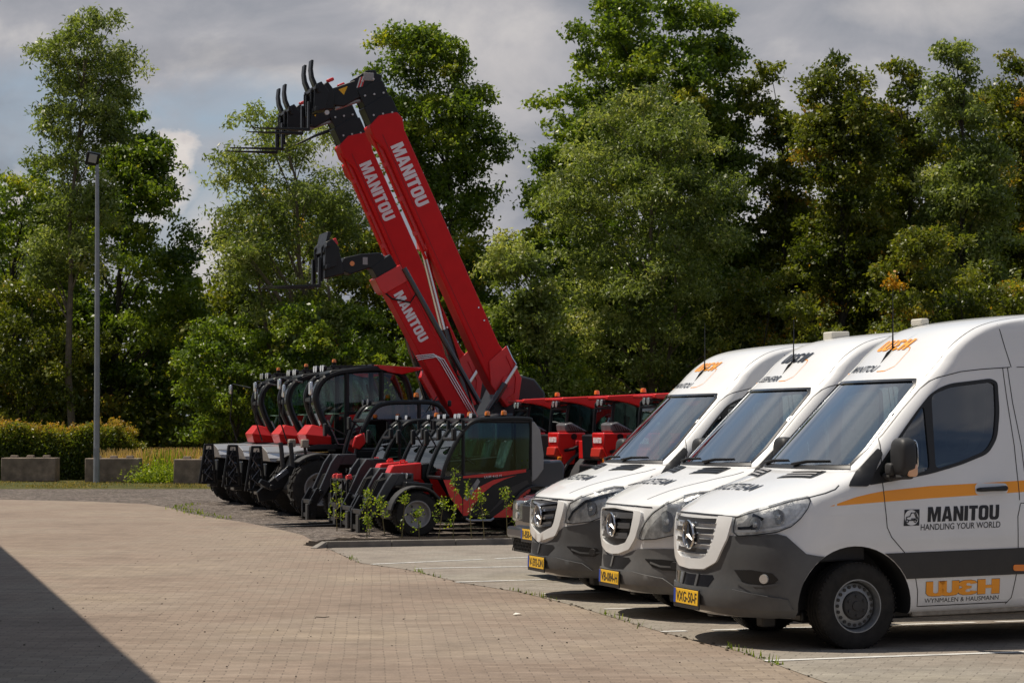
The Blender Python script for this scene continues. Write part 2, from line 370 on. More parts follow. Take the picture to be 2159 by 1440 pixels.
class Surf:
    """projects flat shapes on to a curved body"""
    def __init__(s, vs, fs): s.b = BVHTree.FromPolygons([Vector(v) for v in vs], fs)
    def hit(s, mode, u, v):
        if mode == 'L': o, d = (u, 3, v), (0, -1, 0)
        elif mode == 'R': o, d = (u, -3, v), (0, 1, 0)
        elif mode == 'F': o, d = (5, u, v), (-1, 0, 0)
        elif mode == 'T': o, d = (u, v, 6), (0, 0, -1)
        else: t = R(u); o, d = (4 * math.cos(t), 4 * math.sin(t), v), (-math.cos(t), -math.sin(t), 0)
        h = s.b.ray_cast(Vector(o), Vector(d))
        if h[0] is None: return None
        n = h[1]
        if n.dot(Vector(d)) > 0: n = -n
        return h[0], n
    def place(s, mb, mode, vs, fs, off, mi=0, skirt=0):
        """vs,fs flat -> projected verts"""
        out = []; last = (Vector((0, 0, 0)), Vector((0, 0, 1)))
        for u, v in vs:
            h = s.hit(mode, u, v) or last; last = h; out.append(h[0] + h[1] * off)
        base = len(mb.v); mb.add(out, fs, mi)
        if skirt:
            cnt = {}
            for f in fs:
                for i in range(len(f)):
                    a, b = f[i], f[(i + 1) % len(f)]; cnt.setdefault((min(a, b), max(a, b)), []).append((a, b))
            low = {}
            for k, l in cnt.items():
                if len(l) == 1:
                    a, b = l[0]
                    for q in (a, b):
                        if q not in low:
                            h = s.hit(mode, *vs[q]) or last; low[q] = len(mb.v); mb.v.append(h[0] + h[1] * (off - skirt))
                    mb.f.append((base + b, base + a, low[a], low[b])); mb.m.append(mi)
        return mb
    def patch(s, mode, poly, off=.003, holes=(), step=None, mi=0, mb=None, skirt=.006):
        st = step or ((4, .05) if mode == 'C' else (.06, .06))
        v, f = cdt(poly, holes, st); mb = mb or MB(); return s.place(mb, mode, v, f, off, mi, skirt)
    def ribbon(s, mode, line, wd, off=.0015, mi=0, mb=None, closed=False):
        k = 50 if mode == 'C' else 1
        L = resample([(p[0] / k, p[1]) for p in line], .04, closed); n = len(L); vs = []
        for i, p in enumerate(L):
            a, b = (L[i - 1], L[(i + 1) % n]) if closed else (L[max(i - 1, 0)], L[min(i + 1, n - 1)])
            d = Vector((b[0] - a[0], b[1] - a[1])); d.normalize(); q = Vector((-d.y, d.x)) * wd / 2
            vs += [((p[0] + q.x) * k, p[1] + q.y), ((p[0] - q.x) * k, p[1] - q.y)]
        fs = [(2 * i, 2 * i + 1, 2 * i + 3, 2 * i + 2) for i in range(n - 1)]
        if closed: fs.append((2 * n - 2, 2 * n - 1, 1, 0))
        return s.place(mb or MB(), mode, vs, fs, off, mi, 0)

YAW = R(17.5)
FWD = Vector((-math.cos(YAW), -math.sin(YAW))); LFT = Vector((math.sin(YAW), -math.cos(YAW)))
RZ = math.pi + YAW

# ------------------------------------------------------------------ vans
RAKE = Matrix.Translation((0, 0, .35)) @ Matrix.Rotation(R(1.2), 4, 'Y') @ Matrix.Translation((0, 0, -.35))
SEGS = [  # x, z, half width, bow, corner depth : front profile from the bumper up to the roof
 [(.86, .265, .90, .25, .42), (.93, .29, .945, .25, .44), (.985, .35, .97, .25, .45), (1.0, .44, .985, .25, .45), (.985, .54, .995, .23, .47), (.97, .64, 1.0, .2, .5),
  (.965, .76, 1.0, .16, .56), (.955, .88, .998, .12, .66), (.945, 1.0, .993, .1, .78), (.925, 1.085, .99, .09, .84)],
 [(.925, 1.085, .99, .09, .84), (.87, 1.13, .985, .09, .78), (.68, 1.222, .978, .1, .58), (.46, 1.305, .965, .1, .5), (.26, 1.37, .955, .1, .42), (.12, 1.42, .948, .1, .34)],
 [(.12, 1.42, .948, .1, .34), (.09, 1.447, .943, .1, .30), (-.14, 1.68, .91, .1, .28), (-.38, 1.92, .874, .1, .26), (-.635, 2.168, .838, .1, .24)],
 [(-.635, 2.168, .838, .1, .24), (-.78, 2.29, .822, .09, .22), (-.87, 2.375, .81, .08, .2), (-.96, 2.455, .797, .08, .2), (-1.06, 2.53, .785, .08, .24), (-1.17, 2.59, .770, .08, .29),
  (-1.32, 2.635, .752, .1, .36), (-1.55, 2.668, .71, .1, .45), (-1.8, 2.69, .64, .1, .5), (-2.1, 2.706, .50, .1, .5), (-2.5, 2.716, .3, .1, .3)]]
REAR = -4.9
def van_body_raw(inset=0.0):
    rows = []
    for si, sg in enumerate(SEGS):
        pts = [np.array(p) for p in sg]; n = len(pts); k = 4 if si < 3 else 3
        for i in range(n - 1):
            a, b, c, d = pts[max(i - 1, 0)], pts[i], pts[i + 1], pts[min(i + 2, n - 1)]
            for j in range(k):
                t = j / k
                rows.append(.5 * ((2 * b) + (c - a) * t + (2 * a - 5 * b + 4 * c - d) * t * t + (3 * b - a - 3 * c + d) * t ** 3))
    rows.append(np.array(SEGS[-1][-1]))
    S = [math.sin(math.pi / 2 * i / 26) ** .9 for i in range(27)]
    side = [.06, .14, .24, .36, .5, .66, .84, 1.1, 1.5, 2.0, 2.6, 3.2, 3.8, None]
    vs = []; ring = None; p = 3.0
    for (x, z, wd, B, Rc) in rows:
        half = []
        for s_ in S: half.append((x - B * s_ * s_ - Rc * (1 - max(0, 1 - s_ ** p) ** (1 / p)), s_ * wd))
        x1 = x - B - Rc
        for d in side:
            half.append((REAR + (.25 * max(0, z - 1.2) ** 2 * .12) if d is None else x1 - d * (x1 - REAR) / 4.2, wd))
        half.append((half[-1][0], wd * .5)); half.append((half[-1][0], 0))
        full = half + [(a, -b) for a, b in reversed(half[1:-1])]
        ring = len(full); vs += [(a, b, z) for a, b in full]
    fs = []
    for i in range(len(rows) - 1):
        for k in range(ring): fs.append((i * ring + k, i * ring + (k + 1) % ring, (i + 1) * ring + (k + 1) % ring, (i + 1) * ring + k))
    # flat caps as strips between mirrored points
    for base, rev in ((0, True), ((len(rows) - 1) * ring, False)):
        h = ring // 2
        for k in range(h):
            q = [base + k, base + k + 1, base + (ring - k - 1) % ring, base + (ring - k) % ring]
            q = [a for i, a in enumerate(q) if a not in q[:i]]
            if len(q) > 2: fs.append(tuple(q if rev else reversed(q)))
    return vs, fs
RAWV, RAWF = van_body_raw()
SF = Surf(RAWV, RAWF)
WIN = [(-.17, 1.33), (-.52, 1.735), (-.66, 1.89), (-.80, 2.03), (-.90, 2.085), (-1.0, 2.115), (-1.37, 2.15), (-1.43, 2.12), (-1.42, 1.87), (-1.375, 1.66), (-1.28, 1.535), (-1.02, 1.45), (-.74, 1.385), (-.47, 1.345), (-.19, 1.31)]
def shrink(poly, d):
    n = len(poly); out = []
    A = sum(poly[i][0] * poly[(i + 1) % n][1] - poly[(i + 1) % n][0] * poly[i][1] for i in range(n))
    sg = 1 if A > 0 else -1
    for i in range(n):
        a, b, c = Vector(poly[i - 1]), Vector(poly[i]), Vector(poly[(i + 1) % n])
        u = (b - a).normalized(); w_ = (c - b).normalized()
        n1_, n2_ = Vector((-u.y, u.x)) * sg, Vector((-w_.y, w_.x)) * sg
        m_ = (n1_ + n2_); m_ = m_ / max(.35, m_.length_squared / 2) if m_.length > 1e-6 else n1_
        m_ = m_ * (1 / max(1, m_.length / 2))
        out.append(tuple(b + m_ * d))
    return out
DOORGLASS = [(-.81, 2.02), (-1.0, 2.085), (-1.36, 2.12), (-1.40, 2.10), (-1.385, 1.87), (-1.345, 1.67), (-1.26, 1.56), (-1.01, 1.475), (-.785, 1.42)]
QUARTER = [(-.34, 1.50), (-.52, 1.70), (-.735, 1.945), (-.735, 1.42), (-.55, 1.375), (-.32, 1.35), (-.27, 1.40)]
WSH = [(-.80, 1.475), (-.81, 1.60), (-.735, 2.10), (-.70, 2.14), (.70, 2.14), (.735, 2.10), (.81, 1.60), (.80, 1.475), (.4, 1.46), (0, 1.455), (-.4, 1.46)]
def boolean_body():
    """van shell with wheel arches, cab space and window openings cut out"""
    mb = MB(); mb.v = [Vector(v) for v in RAWV]; mb.f = list(RAWF); mb.m = [0] * len(RAWF)
    body = bpy.data.objects.new('tmp_body', mb.mesh('body', [WHITE(), DARK()])); C.objects.link(body)
    cut = []
    def cutter(m, mi=0):
        me = m.mesh('c', [DARK(), DARK()], smooth=False)
        me.polygons.foreach_set('material_index', [1] * len(me.polygons))
        o = bpy.data.objects.new('tmp_cut', me); C.objects.link(o); cut.append(o)
    for cx in (-.02, -3.67):
        for s_ in (-1, 1):
            poly = [(cx + .5 * math.cos(t), .33 + .5 * math.sin(t)) for t in [math.pi * i / 24 for i in range(25)]]
            poly += [(cx - .51, .1), (cx + .49, .1)]
            cutter(MB().prism(poly, s_ * .62, s_ * 1.3))
    cab = [(.42, .88), (.42, 1.02), (.02, 1.30), (-.06, 1.40), (-.74, 2.06), (-.88, 2.2), (-1.62, 2.25), (-1.62, .88)]
    m = MB()
    n = len(cab); yw = [.84, .84, .80, .78, .72, .66, .70, .84]
    vs = [(p[0], -y, p[1]) for p, y in zip(cab, yw)] + [(p[0], y, p[1]) for p, y in zip(cab, yw)]
    m.add(vs, [tuple(range(n)), tuple(range(2 * n - 1, n - 1, -1))] + [(i, (i + 1) % n, n + (i + 1) % n, n + i) for i in range(n)])
    cutter(m)
    for P in (DOORGLASS, QUARTER): cutter(MB().prism(rounded(P, .05), -1.3, 1.3))
    cutter(MB().prism(rounded(WSH, .03), -.95, .6, axis='x'))
    for o in cut:
        md = body.modifiers.new('b', 'BOOLEAN'); md.operation = 'DIFFERENCE'; md.object = o; md.solver = 'EXACT'
    bpy.context.view_layer.update()
    dg = bpy.context.evaluated_depsgraph_get()
    me = bpy.data.meshes.new_from_object(body.evaluated_get(dg)); me.name = 'van_body'
    for o in cut + [body]: bpy.data.objects.remove(o)
    me.shade_smooth(); me.set_sharp_from_angle(angle=R(32))
    me.transform(RAKE)
    return me
VAN_BODY = boolean_body()

def wheel_parts(parent, x, y, s_, r=.352, w_=.235, steer=0, cap='steel'):
    """tyre (named wheel) with rim and hub cap as its children; s_=+1 outer face towards +y"""
    prof = [(.205, -.5), (.25, -.53), (.305, -.52), (.335, -.47), (.349, -.42), (.352, -.36)]
    for g in (-.24, 0, .24):
        prof += [(.352, g - .035), (.343, g - .03), (.343, g + .03), (.352, g + .035)]
    prof += [(.352, .36), (.349, .42), (.335, .47), (.305, .52), (.25, .53), (.205, .5)]
    prof = [(a, b * w_ / 1.06) for a, b in prof]
    m = MB().lathe(prof, n=56, close=True)
    for k in range(56):
        for s2 in (-1, 1):
            t = 2 * math.pi * (k + .5 * (s2 > 0)) / 56
            m.box((0, 0, 0), (.006, .05, .012), rot=None)
            for q in range(8):
                p = m.v[-8 + q]; p = Matrix.Rotation(-t, 3, 'Y') @ (p + Vector((.3455, s2 * w_ * .40, 0))); m.v[-8 + q] = p
    sc = r / .352
    tyre = m.build('wheel', RUBBER(), parent)
    rm = MB().lathe([(.215, .0), (.222, .1), (.218, .112), (.205, .112), (.198, .10), (.19, .04), (.185, .0), (.178, .045), (.13, .07), (.118, .072), (.112, .055), (.08, .05), (.0, .05), (.0, -.02), (.215, -.08)], n=48)
    rim = rm.build('rim', STEEL(), tyre)
    hm = MB()
    for k in range(20):
        t = 2 * math.pi * k / 20; c = Vector((.155 * math.cos(t), .0575, .155 * math.sin(t)))
        n_ = Vector((-.26 * math.cos(t) * -1, 1, .26 * math.sin(t))).normalized()
        hm.cyl(c, c + Vector((0, .008, 0)) + 0 * n_, .0145, n=10)
    holes = hm.build('vent_hole', BLACK(), rim); holes['kind'] = 'stuff'
    hc = MB().lathe([(.108, .05), (.108, .075), (.10, .086), (.06, .094), (.04, .094), (.036, .104), (.0, .106)], n=32)
    for k in range(6):
        t = 2 * math.pi * k / 6 + .5; hc.cyl((.078 * math.cos(t), .085, .078 * math.sin(t)), (.078 * math.cos(t), .104, .078 * math.sin(t)), .011, n=6)
    hc.build('hub_cap', MDGREY(), rim)
    tyre.location = (x, y, r); tyre.scale = (sc, 1, sc)
    tyre.rotation_euler = (0, 0, (0 if s_ > 0 else math.pi) + steer)
    return tyre

def star(mb, r, mi=0):
    """three pointed star in a ring, in the y-z plane, facing +x"""
    mb.lathe([(r * .9, -.008), (r, -.006), (r * 1.03, .004), (r, .014), (r * .93, .014), (r * .9, .004)], axis='x', n=36, close=True, mi=mi)
    for k in range(3):
        a = math.pi / 2 + k * 2 * math.pi / 3
        tip = (0, r * .93 * math.cos(a), r * .93 * math.sin(a)); l = a + math.pi / 3; q = a - math.pi / 3
        L = (.003, r * .14 * math.cos(l), r * .14 * math.sin(l)); Q = (.003, r * .14 * math.cos(q), r * .14 * math.sin(q))
        mb.add([(.024, 0, 0), L, tip, Q, (-.002, 0, 0)], [(0, 1, 2), (0, 2, 3), (4, 2, 1), (4, 3, 2)], mi)
    return mb

PLATEY = lambda: pbr('plate_yellow', (.80, .47, .015), .35)
def plate(parent, x, z, txt, wd=.52, y=0, tilt=-.05):
    m = MB().box((x, y, z), (.012, wd, .12), rot=(0, tilt, 0))
    p = m.build('license_plate', PLATEY(), parent, bevel=.003)
    MB().box((x - .004, y, z - .012), (.012, wd + .03, .165), rot=(0, tilt, 0)).build('plate_holder', BLACK(), p, bevel=.003)
    MB().box((x + .003, y - wd / 2 + .022, z), (.010, .044, .118), rot=(0, tilt, 0)).build('blue_band', pbr('plate_blue', (.01, .05, .35), .4), p)
    v, f = fit(text2d(txt, bold=.012), -wd / 2 + .06, wd / 2 - .02, -.042, .042)
    MB().add([(x + .0085 + b * math.tan(tilt) * 1.0, y + a, z + b) for a, b in v], f).build('lettering', BTXT(), p, smooth=False)
    return p

def van(gen, name, label, O, plate_txt, sign1, weh_black, yaw_off=0, dz=0):
    """gen 3: newest face, 2: angular facelift, 1: round lamps"""
    XF[0] = None
    root = thing(name, label, 'van', (O[0] + (.02 if gen == 3 else .035), O[1], 0), RZ + yaw_off, 'white delivery vans parked in a row')
    body = bpy.data.objects.new('body', VAN_BODY); link(body, root)
    if gen < 3:
        body.data = VAN_BODY.copy(); body.data.materials[0] = WHITE_OLD()
    body.scale = (1, 1, 1 - dz)
    paint = WHITE() if gen == 3 else WHITE_OLD()
    gp = GREYP() if gen == 3 else (GREYP2() if gen == 1 else GREYP())
    XF[0] = Matrix.Diagonal((1, 1, 1 - dz, 1)) @ RAKE
    P = SF.patch
    arch = lambda z: -.02 + math.sqrt(max(0, .502 ** 2 - (z - .33) ** 2))
    th = lambda x, y=.985: math.degrees(math.atan2(y, x))
    # bumper: closed band wrapping the nose
    if gen == 3: top = [(0, .622), (14, .632), (22, .68), (27, .76), (30, .88), (33, .925), (45, .925), (56, .945), (60, .925), (64, .855), (68, .785), (73, .765), (th(arch(.758)), .758)]
    elif gen == 2: top = [(0, .60), (10, .615), (19, .66), (26, .75), (31, .80), (45, .83), (55, .88), (62, .80), (68, .76), (th(arch(.755)), .755)]
    else: top = [(0, .60), (12, .61), (20, .65), (28, .69), (45, .70), (60, .70), (th(arch(.69)), .69)]
    zt = top[-1][1]
    side_dn = [(th(arch(z)), z) for z in np.linspace(zt - .05, .33, 7)]
    low = [(62.5, .285), (50, .275), (35, .285), (15, .31), (0, .315)]
    half = top + side_dn + low
    poly = half + [(-a, b) for a, b in reversed(half[1:-1])]
    intake = [(-24, .575), (-23, .60), (0, .59), (22, .60), (23, .575), (19, .505), (0, .50), (-19, .505)] if gen == 3 else \
             [(-22, .575), (-20, .60), (0, .60), (20, .60), (22, .575), (15, .49), (0, .48), (-15, .49)]
    bump = P('C', poly, .010, skirt=.03).build('bumper', gp, root, angle=50)
    P('C', intake, .0125, skirt=0).build('air_intake', BLACKG() if gen == 3 else BLACK(), bump)
    mb = MB()
    for a in ((-9, 8) if gen == 3 else (0,)): P('C', [(a - 1, .50), (a + 1, .50), (a + 2.5, .60), (a + .5, .60)], .022, mb=mb, skirt=.012)
    if gen == 3: P('C', [(-62, .345), (0, .365), (62, .345), (60, .43), (35, .50), (0, .497), (-35, .50), (-60, .43)], .024, mb=mb, skirt=.02)
    else: P('C', [(-50, .36), (0, .36), (50, .36), (44, .43), (24, .475), (0, .475), (-24, .475), (-44, .43)], .026, mb=mb, skirt=.02)
    mb.build('bumper_ledge', gp, bump, angle=50)
    for s_ in (1, -1):
        S_ = lambda L: [(a * s_, b) for a, b in L]
        fr = S_([(36, .655), (45, .66), (54, .635), (56.5, .585), (54, .545), (46, .535), (40, .57)]) if gen == 3 else S_([(33, .60), (44, .60), (53, .585), (55, .54), (52, .50), (44, .50), (38, .53)])
        f = P('C', fr, .014, skirt=.004).build('fog_lamp_recess', BLACK(), bump)
        h = SF.hit('C', 50.5 * s_, .59 if gen == 3 else .545); c_ = h[0] + h[1] * .005; c2 = h[0] + h[1] * .03
        MB().cyl(c_, c2, .04, .036, n=18).build('fog_lamp', LENS() if gen == 3 else MDGREY(), f)
        mb = MB(); SF.ribbon('C', S_([(37, .57), (43, .538), (50, .532), (57, .55)]), .018, .022, mb=mb)
        mb.build('bumper_edge', gp, f)
    # grille
    if gen == 3:
        gr = [(-.435, 1.075), (-.445, 1.05), (-.41, .90), (-.32, .76), (-.22, .728), (0, .72), (.22, .728), (.32, .76), (.41, .90), (.445, 1.05), (.435, 1.075), (0, 1.08)]
        sur = [(-.60, 1.07), (-.565, .90), (-.44, .71), (-.27, .645), (0, .632), (.27, .645), (.44, .71), (.565, .90), (.60, 1.07), (.5, 1.075)] ; slz = [(.82, 1.0), (.905, 1.0), (.985, 1.0), (1.035, 1.0)]
    elif gen == 2:
        gr = [(-.43, 1.05), (-.43, 1.0), (-.38, .84), (-.34, .79), (0, .70), (.34, .79), (.38, .84), (.43, 1.0), (.43, 1.05), (0, 1.065)]
        sur = [(-.54, 1.05), (-.53, .95), (-.47, .79), (-.40, .70), (0, .615), (.40, .70), (.47, .79), (.53, .95), (.54, 1.05), (0, 1.073)]
    else:
        gr = [(-.42, 1.03), (-.42, .98), (-.38, .83), (-.30, .74), (-.15, .71), (0, .70), (.15, .71), (.30, .74), (.38, .83), (.42, .98), (.42, 1.03), (0, 1.05)]
        sur = [(-.53, 1.03), (-.52, .93), (-.46, .78), (-.36, .68), (-.17, .63), (0, .62), (.17, .63), (.36, .68), (.46, .78), (.52, .93), (.53, 1.03), (0, 1.07)]
    P('F', rounded(sur, .03), .030, holes=[rounded(gr, .02)], skirt=.04).build('grille_surround', paint, root, angle=50)
    g = P('F', rounded(gr, .02), -.001 if gen == 3 else .002, skirt=0).build('grille', BLACK(), root)
    mb = MB(); ch = MB()
    levels = {3: [.775, .855, .94, 1.02], 2: [.79, .87, .955, 1.02], 1: [.79, .885, .98]}[gen]
    for i, z0 in enumerate(levels):
        wd = np.interp(z0, [p[1] for p in gr[2:6]][::-1], [-p[0] for p in gr[2:6]][::-1]) if z0 < .9 else .41 + (z0 - .9) * .2
        wd -= .02
        ln = [(-wd, z0 + (.03 if gen == 2 else .004)), (-wd * .5, z0 + (.015 if gen == 2 else .001)), (0, z0), (wd * .5, z0 + (.015 if gen == 2 else .001)), (wd, z0 + (.03 if gen == 2 else .004))]
        SF.ribbon('F', [(a, b + .012) for a, b in ln], .034 if gen > 1 else .045, .022, mb=mb)
        SF.ribbon('F', [(a, b - .008) for a, b in ln], .012 if gen == 3 else .02, .030, mb=(ch if gen > 1 else mb))
    mb.build('grille_slat', pbr('grille_grey', (.05, .05, .053), .35, .3) if gen == 3 else pbr('grille_grey2', (.10, .10, .105), .4, .3), g, smooth=True)['kind'] = 'stuff'
    if gen > 1: ch.build('chrome_strip', CHROME(), g)['kind'] = 'stuff'
    st = star(MB(), .118 if gen == 3 else .112)
    st.lathe([(.0, -.03), (.10, -.03), (.108, -.004), (.0, -.004)], axis='x', n=28, mi=1)
    zc = .915 if gen == 3 else .90
    for i in range(len(st.v)): st.v[i] = st.v[i] + Vector((.995, 0, zc))
    st.build('star_emblem', [CHROME(), BLACKG()], g, angle=25)
    # headlights
    for s_ in (1, -1):
        if gen == 3:
            hp = [(35.5, 1.0), (36, 1.068), (44, 1.108), (52, 1.145), (62, 1.195), (70, 1.222), (71, 1.205), (69.5, 1.14), (66, 1.06), (62, 1.0), (56, .958), (47, .935), (38, .925), (35.5, .955)]
            bowls = [(47, 1.015, .062), (57, 1.075, .058)]
        elif gen == 2:
            hp = [(33, .95), (35, 1.04), (42, 1.10), (52, 1.16), (62, 1.20), (68, 1.20), (67, 1.12), (64, 1.02), (59, .93), (50, .86), (38, .835), (32, .84)]
            bowls = [(50, .99, .075), (60, 1.09, .05)]
        else:
            hp = [(28.5, .80), (33, .93), (38, 1.02), (45, 1.10), (54, 1.165), (63, 1.20), (69, 1.205), (69, 1.14), (66, 1.02), (61, .92), (52, .83), (40, .785), (30, .775)]
            bowls = [(47, .945, .098), (58, 1.07, .06)]
        hp = rounded([(a * s_ / 50, b) for a, b in hp], .015); hp = [(a * 50, b) for a, b in hp]
        h = P('C', hp, .004, step=(2, .03), skirt=.004).build('headlight', pbr('reflector', (.66, .65, .63), .3, .35, var=.4, vscale=14, bump=.5, bscale=22), root, angle=60)
        P('C', hp, .030, step=(2, .03), skirt=.03).build('lens_cover', GLASSL(), h, angle=60)
        for a, z, r in bowls:
            q = SF.hit('C', a * s_, z); n_ = (q[1] + Vector((.9, 0, .0))).normalized()
            c0 = q[0] + q[1] * .004
            m = MB().tube([c0 - n_ * .0, c0 + n_ * .018], [r, r * 1.05], 22, cap=False)
            m.tube([c0 + n_ * .017, c0 + n_ * .002, c0 + n_ * .001], [r, r * .7, r * .1], 22, 1)
            m.tube([c0 + n_ * .002, c0 + n_ * .02, c0 + n_ * .026], [r * .36, r * .34, r * .1], 16, 2)
            m.build('lamp_bowl', [BLACKG() if gen == 2 else CHROME(), CHROME(), LENS()], h)
        if gen == 3:
            mb = MB(); SF.ribbon('C', [(a * s_, b) for a, b in [(37, .96), (48, .965), (58, .99), (64, 1.05), (68, 1.14)]], .018, .02, mb=mb)
            mb.build('light_strip', pbr('lamp_white', (.75, .76, .78), .2, coat=1), h)
            mb = MB(); SF.ribbon('C', [(a * s_, b) for a, b in [(38, .985), (44, .99), (50, 1.06), (45, 1.09)]], .022, .012, mb=mb); mb.build('lamp_housing', BLACKG(), h)
        if gen == 2:
            mb = MB(); SF.ribbon('C', [(a * s_, b) for a, b in [(35, .87), (38, .95), (46, 1.06), (58, 1.12), (66, 1.15)]], .03, .014, mb=mb); mb.build('lamp_housing', BLACKG(), h)
        mb = MB(); SF.ribbon('C', hp, .008, .006, mb=mb, closed=True); mb.build('lamp_gap', BLACK(), h)
    # windscreen and glass
    ws_out = [(-.855, 1.44), (-.86, 1.56), (-.765, 2.11), (-.735, 2.158), (.735, 2.158), (.765, 2.11), (.86, 1.56), (.855, 1.44), (.4, 1.425), (-.4, 1.425)]
    P('F', WSH, -.008, step=(.08, .06), skirt=0).build('windshield', GLASSW(), root)
    P('F', shrink(WSH, -.020), .006, holes=[WSH], step=(.03, .03), skirt=.01).build('windshield_seal', BLACKG(), root)
    P('F', [(-.84, 1.436), (.84, 1.436), (.82, 1.462), (-.82, 1.462)], .009, skirt=.004).build('scuttle_panel', BLACK(), root)
    for s_, md in ((1, 'L'), (-1, 'R')):
        for Q in (DOORGLASS, QUARTER):
            P(md, rounded(Q, .05), -.010, skirt=0).build('side_window', GLASSS(), root)
        mb = P(md, rounded(WIN, .06), .004, holes=[rounded(DOORGLASS, .05), rounded(QUARTER, .05)], skirt=.01)
        P(md, rounded([(-.18, 1.315), (-.33, 1.56), (-.305, 1.60), (-.02, 1.335), (-.0, 1.305), (-.16, 1.30)], .02), .013, mb=mb, skirt=.016, step=(.03, .03))
        mb.build('window_frame', BLACK(), root)
        # panel gaps
        mb = MB(); G = lambda L, wd=.0075: SF.ribbon(md, L, wd, .0016, mb=mb)
        G([(-.30, 1.45), (-.335, 1.68), (-.37, 1.71), (-.56, 1.905), (-.74, 2.077), (-.82, 2.135), (-.89, 2.165), (-1.1, 2.21), (-1.29, 2.227), (-1.56, 2.24)])
        G([(-1.535, 2.24), (-1.55, 1.95), (-1.59, 1.59), (-1.60, 1.15)]); G([(-1.49, 2.235), (-1.50, 1.99), (-1.525, 1.59), (-1.525, 1.15)])
        G([(-1.53, 1.12), (-1.50, 1.02), (-1.49, .76), (-1.47, .55), (-1.43, .36), (-1.38, .31)]); G([(-1.60, 1.12), (-1.60, .29)]); G([(-1.53, 1.125), (-1.60, 1.125)], .006)
        G([(-.30, 1.33), (-.303, 1.21), (-.315, .97), (-.35, .89), (-.46, .765), (-.55, .58), (-.575, .45), (-.578, .325), (-1.40, .325)])
        G([(.07, 1.315), (.11, 1.285), (.2, 1.255), (.33, 1.225)], .008)
        G([(-1.57, 2.24), (-1.53, 2.40), (-1.50, 2.55), (-1.49, 2.60)]); G([(-1.62, 2.24), (-4.8, 2.24)], .006)
        G([(-2.95, 2.2), (-2.95, .33)])
        mb.build('panel_gap', BLACK(), root, smooth=False)
        a2 = arch(.7)
        cl = [(-.62 + .0, .765), (-.30, .765), (-.36, .70), (-.45, .58), (-.5, .45), (-.525, .555), (-1.62, .547), (-3.1, .547), (-3.18, .6), (-3.25, .7), (-3.29, .765)]
        cl = [(-.285, .762)] + [(-.02 - math.sqrt(.505 ** 2 - (z - .33) ** 2), z) for z in (.74, .70, .64, .58, .552)] + [(-3.1, .547), (-3.16, .6), (-3.22, .7), (-3.26, .765)]
        if gen == 3:
            P(md, cl, .009, step=(.12, .07), skirt=.008).build('side_cladding', pbr('cladding', (.022, .0215, .023), .38, spec=.5, rvar=.15, dirt=.3, dirtcol=(.09, .08, .07)), root)
            mk = P(md, rounded([(-1.435, .58), (-1.56, .575), (-1.56, .625), (-1.435, .63)], .02), .016, skirt=.012).build('side_marker', AMBER(), root)
        st_ = [(.175, 1.152), (.06, 1.187), (-.06, 1.22), (-.19, 1.244), (-.313, 1.261), (-.72, 1.288), (-1.133, 1.297), (-1.6, 1.31), (-4.85, 1.33), (-4.85, 1.235), (-1.6, 1.217), (-1.13, 1.202), (-.72, 1.19), (-.31, 1.174), (-.06, 1.163)]
        P(md, st_, .0012, step=(.1, .05), skirt=0).build('orange_stripe', ORANGE(), root)
        # handle
        P(md, rounded([(-1.12, 1.205), (-1.42, 1.205), (-1.425, 1.29), (-1.13, 1.30)], .04), .003, skirt=.003).build('handle_recess', paint, root)
        hm = MB(); h = SF.hit(md, -1.27, 1.25)[0]; yy = h.y + s_ * .03
        hm.tube([(-1.135, yy - s_ * .02, 1.245), (-1.16, yy, 1.247), (-1.3, yy + s_ * .008, 1.25), (-1.39, yy, 1.252), (-1.41, yy - s_ * .02, 1.252)], [.012, .018, .019, .022, .014], 10, flat=1.0)
        hm.build('door_handle', BLACK(), root)
        # lettering on the side
        if gen == 3:
            tm, t2_, t3_, t4_ = MB(), MB(), MB(), MB()
            def put(vf, u0, u1, v0, v1, m=tm, mi=0, off=.0025, lean=0):
                v, f = fit(vf, 0, 1, 0, 1)
                vv = []
                for a, b in v:
                    u = u0 + (u1 - u0) * (a if s_ > 0 else 1 - a); vv.append((u, v0 + (v1 - v0) * b))
                SF.place(m, md, vv, f, off, mi)
            put(glyphs('MANITOU', .10), -.675, -1.335, 1.0, 1.12)
            put(text2d('HANDLING YOUR WORLD', bold=.008, shear=.12), -.61, -1.335, .935, .985, t2_)
            SF.place(t3_, md, *(lambda P_: cdt(P_[0], P_[1], (.03, .03)))(([(-.46, .975), (-.60, .975), (-.61, 1.105), (-.475, 1.105)], [[(-.5345 + .063 * math.cos(t), 1.04 + .063 * math.sin(t)) for t in np.linspace(0, 6.28, 20)[:-1]]])), .0025)
            for L in ([(-.485, 1.02), (-.49, 1.045), (-.52, 1.05), (-.535, 1.078), (-.56, 1.078), (-.575, 1.04), (-.585, 1.02), (-.50, 1.018)], [(-.57, 1.085), (-.59, 1.03), (-.60, 1.025)], [(-.53, 1.03), (-.57, 1.03)]):
                SF.ribbon(md, L, .009, .003, mb=t3_)
            for cx in (-.495, -.565):
                SF.ribbon(md, [(cx + .012 * math.cos(t), 1.014 + .012 * math.sin(t)) for t in np.linspace(0, 6.28, 9)[:-1]], .008, .003, mb=t3_, closed=True)
            put(text2d('WYNMALEN & HAUSMANN', bold=0), -.64, -1.312, .350, .386, t4_)
            tm.build('brand_lettering', BTXT(), root, smooth=False); t2_.build('slogan_lettering', BTXT(), root, smooth=False); t3_.build('logo_mark', BTXT(), root, smooth=False); t4_.build('company_lettering', BTXT(), root, smooth=False)
            wm = MB(); weh = [('U', 0, .26), ('U', .185, .445), ('3', .43, .70), ('H', .70, 1)]
